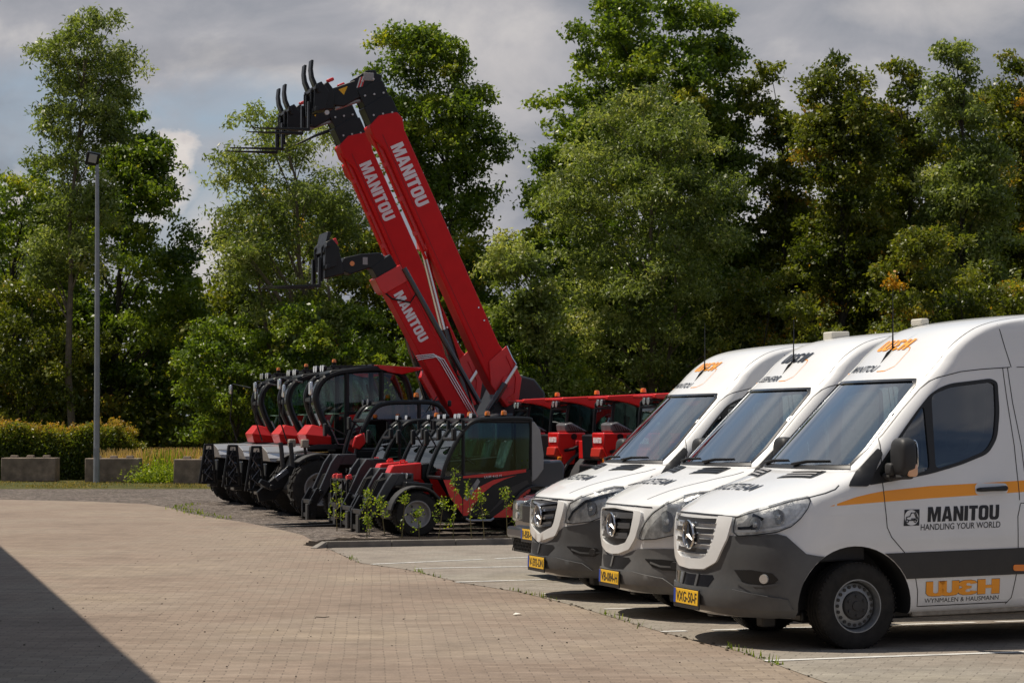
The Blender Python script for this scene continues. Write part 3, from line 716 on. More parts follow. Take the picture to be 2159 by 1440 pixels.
            for big, mi, off in ((.006, 1, .0022), (0, 0, .0038)):
                for ch_, a, b in weh:
                    u0, u1 = -.65 - .665 * a, -.65 - .665 * b
                    if s_ < 0: u0, u1 = -.65 - .665 * (1 - a), -.65 - .665 * (1 - b)
                    put(glyphs(ch_, 0), u0 + big * .6, u1 - big * .6, .402 - big * .5, .520 + big * .5, wm, mi, off)
            wm.build('orange_logo', [ORANGE(), BTXT()], root, smooth=False)
    # hood: seam at the nose, vents, lettering
    mb = MB(); SF.ribbon('F', [(-.62, 1.075), (-.4, 1.083), (0, 1.086), (.4, 1.083), (.62, 1.075)], .01, .004, mb=mb)
    if gen < 3:
        for s_ in (1, -1): SF.ribbon('T', [(.80, .45 * s_), (.6, .55 * s_), (.35, .70 * s_), (.1, .82 * s_), (-.0, .85 * s_)], .008, .002, mb=mb)
    mb.build('hood_gap', BLACK(), root, smooth=False)
    for s_ in (1, -1):
        vp = rounded([(.285, .19 * s_), (.125, .24 * s_), (.035, .65 * s_), (.18, .64 * s_)], .02)
        hv = P('T', vp, .004, skirt=.002).build('hood_vent', BLACK(), root)
        mb = MB()
        for k in range(3):
            x0 = .245 - k * .045
            SF.ribbon('T', [(x0, .235 * s_), (x0 - .09, .61 * s_)], .022, .012, mb=mb)
        mb.build('vent_slat', MGREY() if gen == 3 else BLACK(), hv)['kind'] = 'stuff'
    def front_text(s, x0, x1, ulo, uhi, mode, m, mi, bold=.03, shear=.15, off=.005, lift=False):
        v, f = fit(text2d(s, bold=bold, shear=shear) if len(s) > 1 else glyphs(s, shear), 0, 1, 0, 1)
        if mode == 'T': vv = [(x0 + (x1 - x0) * b, ulo + (uhi - ulo) * a) for a, b in v]
        else: vv = [(ulo + (uhi - ulo) * a, x0 + (x1 - x0) * b) for a, b in v]
        SF.place(m, mode, vv, f, off, mi)
    fm = MB(); front_text('SERVICETEAM', .565, .435, -.76, .29, 'T', fm, 0, .014, .12)
    fm.build('hood_lettering', BTXT(), root, smooth=False); fm = MB()
    front_text(sign1, 2.23, 2.285, -.50, .05, 'F', fm, 0, .015, .3)
    SF.ribbon('F', [(-.62, 2.225), (-.53, 2.225)], .006, .004, mb=fm, mi=1); SF.ribbon('F', [(.09, 2.232), (.22, 2.235), (.30, 2.27), (.30, 2.40), (.27, 2.43), (.2, 2.435)], .006, .004, mb=fm, mi=1)
    fm.build('roof_lettering', [BTXT(), ORANGE()], root, smooth=False); fm = MB()
    wmi = 0 if weh_black else 1
    for q_, (ch_, a, b) in enumerate([('U', -.33, -.17), ('U', -.215, -.055), ('3', -.06, .09), ('H', .085, .25)]):
        front_text(ch_, 2.41, 2.50, a, b, 'F', fm, wmi, 0, .25, .005 + .0012 * q_)
    fm.build('roof_logo', [BTXT(), ORANGE()], root, smooth=False)
    # roof cap seams
    mb = MB()
    for s_ in (1, -1): SF.ribbon('T', [(-.78, .76 * s_), (-.95, .745 * s_), (-1.2, .725 * s_), (-1.5, .70 * s_), (-1.8, .68 * s_), (-4.5, .66 * s_)], .007, .0015, mb=mb)
    mb.build('roof_gap', MDGREY(), root, smooth=False)
    # antenna
    h = SF.hit('F', 0, 2.36)[0]
    fin = MB(); fin.add([h + Vector(p) for p in [(.11, 0, -.13), (-.08, .055, .045), (-.08, -.055, .045), (-.075, 0, .09), (.0, 0, .035)]], [(0, 1, 3, 4), (0, 4, 3, 2), (1, 2, 3), (0, 2, 1)])
    an = fin.build('antenna', BLACK(), root, smooth=False)
    MB().tube([h + Vector((-.06, 0, .06)), h + Vector((-.065, 0, .2)), h + Vector((-.075, 0, .48 + .1 * (gen != 1)))], [.009, .006, .003], 6).build('antenna_whip', BLACK(), an)
    if gen == 2 or gen == 1:
        MB().tube([h + Vector((-.06, 0, .2)), h + Vector((-.05, .03, .1)), h + Vector((-.09, .07, .07))], .002, 5).build('antenna_wire', BLACK(), an)
    if gen != 2: box((-1.58 if gen == 1 else -1.4, -.42, 2.67), (.2 if gen == 1 else .08, .2, .12 if gen == 1 else .06)).build('roof_hatch', pbr('cream_plastic', (.55, .52, .45), .5), root, bevel=.015)
    # mirrors
    for s_ in (1, -1):
        y0 = .97 * s_
        m = MB().ell((-.40, y0 + .17 * s_, 1.53), (.075, .125, .155), 20, 14, p=.55)
        mi_ = m.build('mirror', pbr('mirror_plastic', (.022, .022, .023), .55, var=.2, rvar=.2), root, angle=50)
        m = MB().ell((-.40, y0 + .14 * s_, 1.375), (.06, .11, .022), 18, 10, p=.5); m.tube([(-.33, .92 * s_, 1.375), (-.37, 1.0 * s_, 1.37), (-.39, 1.08 * s_, 1.37)], [.032, .028, .022], 10)
        m.build('mirror_arm', MDGREY(), mi_, angle=50)
        MB().ell((-.33, y0 + .075 * s_, 1.435), (.03, .055, .05), 14, 8, p=.5).build('camera_pod', MDGREY(), mi_)
        MB().ell((-.425, y0 + .265 * s_, 1.43), (.045, .022, .055), 14, 8, p=.5).build('turn_signal', pbr('repeater', (.75, .42, .25), .15, coat=1), mi_)
        MB().ell((-.475, y0 + .17 * s_, 1.54), (.008, .105, .13), 20, 12, p=.5).build('mirror_glass', CHROME(), mi_)
    # wipers
    for a, b in (((-.55), (-.02)), ((.12), (.62))):
        pts = [SF.hit('F', y, z) for y, z in ((a, 1.452), ((a * .6 + b * .4), 1.478), (b, 1.485))]
        MB().tube([q[0] + q[1] * .03 for q in pts], [.013, .011, .006], 6).build('wiper', BLACK(), root)
        MB().tube([q[0] + q[1] * .016 for q in pts], .006, 5).build('wiper_blade', RUBBER(), root)
    plate(root, 1.03, .405, plate_txt)
    # sill, underside, tow block
    for s_ in (1, -1):
        box((-1.85, .90 * s_, .262), (2.6, .06, .045)).build('sill', pbr('sill_grime', (.28, .25, .21), .7, var=.3, vscale=14), root, bevel=.01)
    box((-2.0, 0, .255), (4.6, 1.3, .10)).build('underbody', BLACK(), root, bevel=.02)
    for s_ in (1, -1): box((.55, .52 * s_, .235), (.12, .13, .11)).build('tow_bracket', MDGREY(), root, bevel=.015)
    # interior
    d = MB().prism([(.35, .7), (.35, 1.02), (.02, 1.28), (-.18, 1.33), (-.30, 1.27), (-.33, 1.1), (-.2, .9), (-.2, .7)], -.82, .82).build('dashboard', pbr('dash_plastic', (.045, .047, .052), .7, bump=.1, bscale=200), root, bevel=.02)
    for y in (.5, -.2, -.55):
        sm = MB(); w2 = .25 if y > 0 else .19
        sm.box((-.85, y, .86), (.5, w2 * 2, .16)); sm.prism([(-1.02, .86), (-1.2, 1.02), (-1.28, 1.5), (-1.24, 1.54), (-1.15, 1.5), (-1.0, .94)], y - w2, y + w2)
        se = sm.build('seat', SEAT(), root, bevel=.05, seg=3)
        MB().ell((-1.24, y, 1.66), (.06, .13, .1), p=.6).build('headrest', SEAT(), se)
    MB().lathe([(.19, -.012), (.205, 0), (.19, .012), (.178, 0)], axis='x', n=28, close=True)
    sw = MB().lathe([(.178, 0), (.19, -.012), (.203, 0), (.19, .012)], axis='z', n=28, close=True)
    for t in (0, 2.1, 4.2): sw.tube([(0, 0, 0), (.185 * math.cos(t), .185 * math.sin(t), 0)], .015, 6)
    sw.ell((0, 0, 0), (.06, .06, .02))
    M = Matrix.Translation((-.48, .5, 1.2)) @ Matrix.Rotation(R(-25), 4, 'Y'); sw.v = [M @ v for v in sw.v]
    sw.build('steering_wheel', BLACK(), root)
    box((-1.6, 0, 1.45), (.03, 1.5, 1.5)).build('partition', pbr('partition_grey', (.30, .31, .32), .6), root)
    if gen == 2:
        m = MB(); m.tube([(-.06, -.25, 1.375), (-.06, .08, 1.375)], .035, 12); m.box((.02, -.12, 1.345), (.26, .55, .012), rot=(0, .35, .1)); m.box((-.02, .3, 1.345), (.15, .3, .015), rot=(0, .2, -.2))
        m.build('paper_stack', pbr('paper', (.75, .78, .74), .8), root)
    XF[0] = None
    for x, s_, stx in ((-.045, 1, R(3)), (-.045, -1, R(3)), (-3.69, 1, 0), (-3.69, -1, 0)):
        wheel_parts(root, x, .855 * s_, s_, steer=stx)
    # axle
    box((-.045, 0, .33), (.1, 1.6, .08)).build('axle', BLACK(), root); box((-3.69, 0, .33), (.12, 1.6, .12)).build('axle', BLACK(), root)
    return root
van(3, 'delivery_van', 'white van nearest the camera with black side cladding and company lettering on its door', (2.40, 18.92), 'VXG-50-F', 'MANITOU', False)
van(1, 'delivery_van', 'white van with big rounded clear headlights standing in the middle of the three vans', (1.86, 21.5), 'VB-084-H', 'LIEBHERR', True, dz=.012)
van(2, 'delivery_van', 'white van with angular headlights, chrome grille bars and papers on the dashboard', (1.20, 23.84), 'V-592-DN', 'MANITOU', False, dz=.02)

# ------------------------------------------------------------------ machines
def mwheel(parent, x, y, s_, r, wd, rimr=None, lug=True, rimmat=None, n=44):
    rimr = rimr or r * .56
    prof = [(rimr, -.5), (r * .80, -.52), (r * .93, -.47), (r * .965, -.4), (r * (.95 if lug else 1), -.2), (r * (.95 if lug else 1), .2), (r * .965, .4), (r * .93, .47), (r * .80, .52), (rimr, .5)]
    m = MB().lathe([(a, b * wd) for a, b in prof], n=n, close=True)
    k_ = 20 if lug else 40
    for k in range(k_):
        for s2 in (-1, 1):
            t = 2 * math.pi * (k + .5 * (s2 > 0)) / k_; b0 = len(m.v)
            if lug:
                m.box((0, 0, 0), (r * .075, wd * .52, r * .075))
                M = Matrix.Rotation(-t, 4, 'Y') @ Matrix.Translation((r * .962, s2 * wd * .245, 0)) @ Matrix.Rotation(s2 * R(38), 4, 'X')
            else:
                m.box((0, 0, 0), (.014, wd * .3, r * .05)); M = Matrix.Rotation(-t, 4, 'Y') @ Matrix.Translation((r * .995, s2 * wd * .28, 0))
            for q in range(b0, len(m.v)): m.v[q] = M @ m.v[q]
    ty = m.build('wheel', RUBBER(), parent)
    a = wd * .5
    rm = MB().lathe([(rimr * .98, a * .85), (rimr * 1.06, a * 1.02), (rimr * 1.03, a * 1.08), (rimr * .96, a * 1.04), (rimr * .90, a * .7), (rimr * .86, a * .35), (rimr * .6, a * .25), (rimr * .42, a * .3), (rimr * .40, a * .55), (0, a * .58), (0, -a * .3), (rimr * .98, -a * .8)], n=36)
    rim = rm.build('rim', rimmat or MGREY(), ty)
    h = MB().cyl((0, a * .3, 0), (0, a * .72, 0), rimr * .33, rimr * .28, 20)
    for k in range(6):
        t = 2 * math.pi * k / 6; h.cyl((rimr * .66 * math.cos(t), a * .22, rimr * .66 * math.sin(t)), (rimr * .66 * math.cos(t), a * .42, rimr * .66 * math.sin(t)), rimr * .07, n=6)
    h.build('hub', MBLACK(), rim)
    ty.location = (x, y, r); ty.rotation_euler = (0, 0, 0 if s_ > 0 else math.pi)
    return ty
def arc(cx, cz, r, a0, a1, n=12): return [(cx + r * math.cos(R(a0 + (a1 - a0) * i / n)), cz + r * math.sin(R(a0 + (a1 - a0) * i / n))) for i in range(n + 1)]
def fender(parent, cx, cz, r, a0, a1, y0, y1, mat, th=.035, name='fender'):
    p = arc(cx, cz, r, a0, a1) + arc(cx, cz, r + th, a1, a0)
    m = MB().prism(p, y0, y1)
    return m.build(name, mat, parent, bevel=.012)
def text_on(mb, vf, o, U, V, w_, h_, mi=0):
    v, f = fit(vf, 0, w_, 0, h_); o = Vector(o); U = Vector(U).normalized(); V = Vector(V).normalized()
    return mb.add([o + U * a + V * b for a, b in v], f, mi)
def lamp(parent, c, r=.045, name='work_light', d=(1, 0, 0)):
    d = Vector(d).normalized(); c = Vector(c)
    o = MB().cyl(c - d * .05, c + d * .02, r * .8, r * 1.1, 12).build(name, MBLACK(), parent)
    MB().cyl(c + d * .018, c + d * .028, r, r, 12).build('lens', LENS(), o); return o
def beacon(parent, x, y, z, s=1.0):
    o = MB().cyl((x, y, z - .06), (x, y, z), .05 * s, .055 * s, 12).build('beacon', MBLACK(), parent)
    MB().lathe([(.05 * s, 0), (.05 * s, .035 * s), (.042 * s, .07 * s), (.0, .08 * s)], (x, y, z), 'z', 16).build('amber_dome', AMBER(), o); return o
def cab(parent, path, y0, y1, r=.035, mat=None, gl=None, splits=(), belt=None, glass_poly=None, roof_from=None):
    """glazed cab: path = (x,z) side outline from the front sill over the roof to the rear sill"""
    mat = mat or MBLACK(); gl = gl or GLASSC()
    P = catmull([(p[0], p[1], 0) for p in path], 4); P = [(p.x, p.y) for p in P]
    m = MB()
    for y in (y0, y1): m.tube([(a, y, b) for a, b in P], r, 8)
    for (a, b) in (P[0], P[len(P) // 4], P[-1], path[roof_from or 3]): m.tube([(a, y0, b), (a, y1, b)], r * .8, 6)
    for xs in splits:
        zt = max(b for a, b in P if abs(a - xs) < .3) if any(abs(a - xs) < .3 for a, b in P) else path[3][1]
        for y in (y0, y1): m.tube([(xs, y, path[0][1]), (xs, y, zt)], r * .8, 6)
    zb = path[0][1] if belt is None else belt
    for y in (y0, y1): m.tube([(path[0][0], y, zb), (path[-1][0], y, zb)], r * .8, 6)
    fr = m.build('cab_frame', mat, parent)
    g = MB(); poly = P + [(P[-1][0], zb), (P[0][0], zb)]
    for y in (y0, y1):
        pp = [(a, y, b) for a, b in P if b >= zb - .01] + [(P[-1][0] + .001, y, zb)]; g.add(pp, [tuple(range(len(pp)))])
    side = g.build('cab_window', gl, parent, smooth=False)
    k = roof_from or 3; cut = path[k]
    idx = min(range(len(P)), key=lambda i: abs(P[i][0] - cut[0]) + abs(P[i][1] - cut[1]))
    w_ = MB()
    for i in range(idx):
        a, b = P[i], P[i + 1]; w_.add([(a[0], y0, a[1]), (a[0], y1, a[1]), (b[0], y1, b[1]), (b[0], y0, b[1])], [(0, 1, 2, 3)])
    w_.build('windshield', gl, parent)
    return fr
def seat(parent, x, y, z, s=1.0):
    m = MB().box((x, y, z), (.42 * s, .4 * s, .12 * s)); m.prism([(x - .16 * s, z), (x - .30 * s, z + .1), (x - .38 * s, z + .62 * s), (x - .28 * s, z + .64 * s), (x - .12 * s, z + .1)], y - .2 * s, y + .2 * s)
    o = m.build('seat', SEAT(), parent, bevel=.03)
    MB().prism([(x - .17 * s, z + .12), (x - .37 * s, z + .72 * s), (x - .24 * s, z + .70 * s), (x - .08 * s, z + .12)], y - .215 * s, y + .215 * s).build('plastic_cover', pbr('clear_wrap', (.28, .46, .42), .15, coat=1, var=.4, vscale=9, bump=.6, bscale=14), o, bevel=.03)
    return o
def forks(parent, x, z, L, ys, tilt=0, w_=.11, h=.62, top=None):
    """L-shaped fork tines pointing forward from (x,z)"""
    for y in ys:
        m = MB().prism([(x, z), (x + L, z + L * tilt + .012), (x + L, z + L * tilt + .022), (x + .25, z + .055 + .25 * tilt), (x + .045, z + .06), (x + .045, z + h), (x, z + h)], y - w_ / 2, y + w_ / 2)
        m.build('fork', MBLACK(), parent, bevel=.008)

def compact(name, label, O, fork_set=False, red_top=True, yawoff=0, lift=0.0):
    r = thing(name, label, 'telehandler', (O[0], O[1], 0), RZ + yawoff, 'compact red and black telehandlers parked in a row')
    B = MBLACK(); RD = RED()
    MB().prism([(.35, .28), (.35, .55), (-.35, .62), (-2.35, .62), (-2.45, .30), (-2.2, .24), (.2, .24)], -.36, .36).build('chassis', B, r, bevel=.02)
    path = [(-.44, .96), (-.51, 1.2), (-.66, 1.52), (-.86, 1.80), (-1.04, 1.905), (-1.4, 1.935), (-1.9, 1.935), (-1.98, 1.86), (-1.98, 1.4), (-1.98, .98)]
    cab(r, path, -.22, .66, .038, splits=(-.80,), roof_from=4)
    MB().prism([(-1.02, 1.90), (-1.1, 1.945), (-1.92, 1.955), (-2.0, 1.90), (-1.98, 1.86), (-1.1, 1.87)], -.24, .68).build('roof', B, r, bevel=.02)
    MB().prism([(-1.98, 1.9), (-2.03, 1.88), (-2.13, 1.75), (-2.19, 1.35), (-2.19, 1.1), (-2.08, .95), (-1.98, .88)], -.2, .70).build('rear_panel', MGREY(), r, bevel=.015)
    # door and lower bodywork
    dp = MB().prism([(-.46, .95), (-.44, .98), (-1.99, 1.10), (-1.99, .80), (-1.86, .30), (-.80, .30), (-.58, .62)], .60, .69).build('door_panel', B, r, bevel=.015)
    MB().prism([(-.79, .955), (-.79, .99), (-1.88, 1.10), (-1.88, 1.05), (-1.5, .99)], .688, .697).build('red_stripe', RD, dp)
    MB().prism([(-.79, .34), (-.79, .62), (-1.05, .80), (-1.3, .92), (-1.72, 1.0), (-1.5, .93), (-1.3, .84), (-1.12, .70), (-.98, .52), (-.86, .34)], .688, .699).build('red_stripe', RD, dp)
    MB().prism([(-.45, .93), (-.58, .93), (-.77, .62), (-.78, .36), (-.68, .48), (-.56, .66)], .688, .699).build('red_stripe', RD, dp)
    MB().prism([(-1.30, .305), (-1.86, .305), (-1.93, .55), (-1.96, .80), (-1.78, .66), (-1.55, .48)], .688, .70).build('red_stripe', RD, dp)
    g = MB()
    for k in range(3): g.prism([(-.80 - .07 * k, .62 + .10 * k), (-.86 - .07 * k, .58 + .09 * k), (-.94 - .07 * k, .72 + .09 * k), (-.90 - .07 * k, .77 + .09 * k)], .688, .703)
    g.prism([(-1.20, .34), (-1.62, .80), (-1.90, .92), (-1.93, .86), (-1.55, .62)], .688, .695, mi=1)
    g.build('grey_stripe', [MGREY(), pbr('door_grey', (.035, .032, .03), .5)], dp)['kind'] = 'stuff'  # second material: dark grey patch slanting across the door
    t = MB(); text_on(t, text2d('ULM 412 H', bold=.01), (-1.15, .702, .955), (-1, 0, .08), (0, 0, 1), .30, .036); t.build('door_lettering', WTXT(), dp, smooth=False)
    MB().tube([(-.84, .70, .29), (-.90, .74, .26), (-1.25, .74, .26), (-1.31, .70, .29)], .02, 8).build('step', pbr('step_metal', (.35, .36, .38), .3, .7), r)
    # wheels and fenders
    for x in (0, -2.08):
        for s_ in (1, -1):
            mwheel(r, x, .60 * s_, s_, .372, .27, .215, lug=False)
            fender(r, x, .372, .43, 8, 168, .47 * s_, .76 * s_, MDGREY())
    MB().prism([(-1.98, .6), (-1.98, 1.02), (-2.2, 1.22), (-2.55, 1.25), (-2.62, 1.15), (-2.6, .8), (-2.45, .5)], -.6, .55).build('rear_hood', pbr('hood_dark', (.035, .04, .055), .35, coat=.4), r, bevel=.04)
    # boom, arms, carriage
    MB().prism([(-2.05, 1.32), (-.35, 1.18), (-.35, .92), (-2.05, 1.0)], -.60, -.28).build('boom', B, r, bevel=.015)
    MB().prism([(-.34, 1.2), (.16, 1.16), (.22, 1.02), (.1, .90), (-.34, .90)], -.58, -.26).build('boom_nose', RD if red_top else B, r, bevel=.02)
    bm = MB(); bm.tube([(0, -.42, 1.17), (-.02, -.42, 1.24), (-.08, -.42, 1.24), (-.1, -.42, 1.17)], .014, 6); bm.build('lifting_eye', RD, r)
    AP = [(.16, 1.0 + lift), (.30, 1.03 + lift), (.42, .86 + lift), (.74, .30 + lift * .4), (.66, .26 + lift * .4), (.52, .42 + lift * .5)]
    ar = MB().prism(AP, .14, .24); ar.prism(AP, -.46, -.38)
    ar.box((.10, -.1, .93 + lift), (.34, .66, .20)); ar.build('lift_arm', pbr('arm_grey', (.05, .052, .058), .32, .3), r, bevel=.01)
    MB().prism([(-.35, .86), (.12, .90), (.14, .78), (-.3, .72)], -.2, .46).build('front_cowl', B, r, bevel=.02)
    for y in (.36, .05): lamp(r, (.06, y, .99), .05)
    cg = MB()
    for y in (-.42, .22): cg.prism([(.60, .62), (.70, .66), (.84, .40), (.84, .06), (.72, .06), (.70, .3)], y - .035, y + .035)
    for z in (.14, .40): cg.box((.80, -.1, z), (.05, .8, .08))
    cg.cyl((.62, -.5, .58), (.62, .3, .58), .045, n=10)
    c_ = cg.build('carriage', B, r, bevel=.008)
    MB().box((.87, .20, .21), (.04, .17, .30)).build('hitch_plate', pbr('plate_mid', (.035, .034, .033), .5), c_, bevel=.006)
    for q in range(3):
        MB().tube([(.35 - q * .03, -.1 + q * .1, .95), (.5, -.1 + q * .1, .9), (.6, -.08 + q * .1, .7), (.62, -.06 + q * .08, .45)], .012, 6).build('hose', RUBBER(), r)
    if fork_set:
        for y in (-.62, -.18, .26, .62):
            MB().box((.74, y, .46), (.045, .035, .80)).build('fork_upright', MBLACK(), c_, bevel=.004)
        m = MB().box((.72, 0, .85), (.05, 1.3, .05)); m.box((.72, 0, .08), (.05, 1.3, .05)); m.build('fork_bar', B, c_, bevel=.005)
        for y in (-.5, -.2, .55): MB().box((.70, y, .90), (.10, .11, .09), rot=(.3, .2, .1)).build('red_latch', RD, c_, bevel=.015)
        forks(r, .76, .02, 1.25, (-.45, .42), 0, .11, .5)
    # mirrors, lights, beacon
    m = MB().tube([(-.80, .68, 1.72), (-.62, .78, 1.78), (-.60, .80, 1.70)], .014, 6); m.build('mirror_arm', B, r)
    MB().box((-.60, .80, 1.68), (.07, .13, .20)).build('mirror', B, r, bevel=.02)
    m = MB().tube([(-.60, -.24, 1.45), (-.45, -.34, 1.75)], .014, 6); m.build('mirror_arm', B, r)
    MB().box((-.45, -.36, 1.62), (.07, .12, .26)).build('mirror', B, r, bevel=.02)
    for y in (-.18, -.08, .52, .60): lamp(r, (-.98, y, 1.985), .042)
    beacon(r, -1.74, -.1, 2.005)
    seat(r, -1.45, .2, .98, .85)
    m = MB().lathe([(.155, 0), (.165, .01), (.175, 0), (.165, -.01)], (0, 0, 0), 'z', 24, close=True); m.tube([(0, 0, 0), (.1, 0, -.35)], .02, 6)
    for t_ in (0, 2.1, 4.2): m.tube([(0, 0, 0), (.16 * math.cos(t_), .16 * math.sin(t_), 0)], .012, 5)
    M = Matrix.Translation((-1.0, .2, 1.26)) @ Matrix.Rotation(R(-30), 4, 'Y'); m.v = [M @ v for v in m.v]; m.build('steering_wheel', B, r)
    MB().box((-.62, .2, 1.0), (.3, .8, .12)).build('dash', B, r, bevel=.02)
    return r
c1 = compact('compact_telehandler', 'small red and black telehandler nearest the saplings with its whole door in view', (-1.768, 37.56))
c2 = compact('compact_telehandler', 'small telehandler just behind the nearest one, between two others alike', (-2.066, 39.23), lift=.06)
c3_ = compact('compact_telehandler', 'small telehandler carrying the long pallet forks that lie on the gravel', (-2.408, 40.90), fork_set=True, lift=.2)
c4_ = compact('compact_telehandler', 'small telehandler right in front of the one with the black arched cab', (-3.088, 42.90), red_top=False, lift=.26)

def carriage_head(r, base, scale=1.0, light=True):
    """fork carriage seen from the side; base=(x,z) of the fork heel, forks pointing forward"""
    x, z = base; s = scale
    cm = MB()
    for y in (-.42, .42): cm.prism([(x - .30 * s, z + .42 * s), (x - .05 * s, z + .36 * s), (x - .05 * s, z + .92 * s), (x - .2 * s, z + 1.0 * s), (x - .36 * s, z + .8 * s)], y - .03, y + .03)
    for zz in (.40, .86): cm.box((x - .08, 0, z + zz * s), (.07, 1.15, .09))
    c_ = cm.build('carriage', MBLACK(), r, bevel=.01)
    for y in (-.35, .30):
        MB().tube([(x - .02, y - .05, z + .1), (x - .02, y - .05, z + .82 * s), (x - .08, y - .05, z + .9 * s)], .022, 6).build('guard_rail', MBLACK(), c_)
    return c_
def rotating(name, label, O, boom=True, head=True, shift=0):
    r = thing(name, label, 'telehandler', (O[0], O[1], 0), RZ, 'big telehandlers with curved black cabs and red nose lamps')
    B = MBLACK(); RD = RED()
    MB().prism([(1.0, .55), (1.0, 1.05), (.3, 1.2), (-4.2, 1.2), (-4.7, 1.0), (-4.7, .6), (-4.2, .5), (.5, .5)], -.55, .55).build('chassis', B, r, bevel=.03)
    for x in (.32, -3.0):
        for s_ in (1, -1):
            mwheel(r, x, .98 * s_, s_, .60, .42, .33)
    for x in (.35,):
        for s_ in (1, -1): fender(r, x, .60, .68, 50, 140, .76 * s_, 1.22 * s_, MDGREY(), .04)
    # silver front cowl
    cw = MB()
    for s_ in (1, -1):
        T_ = [(1.10, .70, 1.40), (.55, .72, 1.42), (.22, .80, 1.42)]; M_ = [(1.06, .98, 1.30), (.60, 1.03, 1.29), (.22, 1.04, 1.36)]; L_ = [(1.00, 1.06, 1.10), (.62, 1.12, 1.06), (.38, 1.10, 1.20), (.22, 1.06, 1.30)]
        vs = [(x, y * s_, z) for x, y, z in T_ + M_ + L_ + [(1.0, .5, 1.10), (.22, .5, 1.3), (1.10, 0, 1.40), (.22, 0, 1.42), (1.0, 0, 1.10), (.22, 0, 1.3)]]
        cw.add(vs, [(0, 1, 4, 3), (1, 2, 5, 4), (3, 4, 7, 6), (4, 5, 9, 8, 7), (0, 3, 6, 10), (0, 10, 14, 12), (0, 12, 13, 2, 1), (10, 6, 7, 8, 9, 11), (10, 11, 15, 14), (2, 11, 9, 5)])
    cw.build('front_cowl', SILV(), r, bevel=.012, smooth=False, recalc=True)
    MB().prism([(.22, 1.41), (0, 1.45), (-1.9, 1.46), (-1.9, 1.38), (.22, 1.34)], -1.02, 1.02).build('deck_edge', pbr('deck_metal', (.05, .05, .052), .4, .5), r, bevel=.01)
    for s_ in (1, -1):
        MB().add([(1.05, .99 * s_, 1.27), (.80, 1.04 * s_, 1.27), (.74, 1.08 * s_, 1.17), (1.03, 1.055 * s_, 1.17), (1.01, .96 * s_, 1.27), (.8, 1.0 * s_, 1.27), (.76, 1.0 * s_, 1.15), (.99, 1.0 * s_, 1.15)], [(0, 1, 2, 3), (4, 5, 1, 0), (3, 2, 6, 7), (0, 3, 7, 4), (1, 5, 6, 2)]).build('headlight', LENS(), r, smooth=False)
    # stabiliser frames with round cut-outs
    for s_ in (1,):
        y = 1.02 * s_
        m = MB()
        for xx, xt in ((1.12, 1.20), (1.50, 1.36)): m.tube([(xx, y, .5), (xt, y, 1.42)], .035, 6)
        for zz in (.52, .74, .96, 1.18, 1.40): m.box((1.29, y, zz), (.34 - (zz - .5) * .16, .08, .05))
        m.box((1.3, y - .05 * s_, .9), (.22, .05, .8))
        st = m.build('stabiliser', B, r, bevel=.008)
        d = MB()
        for xx, zz, rr in ((1.27, .66, .06), (1.36, .80, .045), (1.25, .98, .07), (1.33, 1.12, .04)): d.lathe([(rr * .6, -.02), (rr, 0), (rr * .6, .03)], (xx, y + .03, zz), 'y', 12, close=True)
        d.tube([(1.2, y + .05, .6), (1.38, y + .06, .75), (1.22, y + .06, .95), (1.36, y + .05, 1.15), (1.27, y + .05, 1.35)], .014, 5); d.tube([(1.36, y + .05, .56), (1.24, y + .06, .82), (1.38, y + .06, 1.0), (1.26, y + .05, 1.25)], .012, 5)
        d.build('hose_reel', pbr('worn_metal', (.12, .12, .13), .3, .8, var=.5, vscale=20), st)['kind'] = 'stuff'
        MB().box((1.12, .62 * s_, .62), (.2, .4, .4)).build('stabiliser_box', pbr('plate_black', (.03, .03, .032), .25, coat=.5), r, bevel=.02)
    # cab
    path = [(-.34, 1.50), (-.16, 1.86), (-.03, 2.16), (.03, 2.44), (-.06, 2.70), (-.26, 2.87), (-.6, 2.96), (-1.25, 3.01), (-1.75, 2.93), (-1.95, 2.6), (-2.04, 2.1), (-2.05, 1.5)]
    cab(r, path, .05, .95, .072, splits=(-.62, -1.36), roof_from=5, belt=1.52)
    MB().prism([(-.2, 2.90), (-.3, 2.98), (-1.25, 3.09), (-1.3, 3.0)], .0, 1.0).build('roof', B, r, bevel=.02)
    g = MB()
    for k in range(7): g.box((-.35 - k * .14, .5, 3.02 + k * .012), (.05, .85, .05))
    for y in (.08, .92): g.box((-.78, y, 3.06), (1.0, .05, .05))
    g.build('roof_guard', B, r, bevel=.005)
    MB().prism([(-1.26, 3.10), (-1.3, 3.02), (-1.5, 2.95), (-1.78, 2.90), (-2.22, 3.0), (-2.22, 3.05)], .0, 1.02).build('red_roof_tail', RD, r, bevel=.015)
    MB().prism([(-.62, 2.14), (-.62, 1.5), (-2.06, 1.5), (-2.05, 2.06)], .93, 1.0).build('door_panel', B, r, bevel=.01)
    MB().prism([(-.66, 2.05), (-1.24, 2.14), (-1.1, 1.95), (-.93, 1.62), (-.86, 1.60)], .99, 1.01).build('red_panel', RD, r)
    MB().prism([(-.98, 2.08), (-1.30, 2.13), (-1.18, 2.03)], .99, 1.016).build('grey_panel', MGREY(), r)
    # red faceted nose lamp housing
    gv = [(.10, .25, 1.86), (.10, .90, 1.86), (-.22, .95, 1.78), (-.22, .2, 1.78), (.26, .15, 1.66), (.26, 1.0, 1.66), (-.28, 1.03, 1.60), (-.28, .15, 1.6), (.20, .2, 1.45), (.20, .95, 1.45), (-.30, 1.0, 1.42), (-.3, .2, 1.42)]
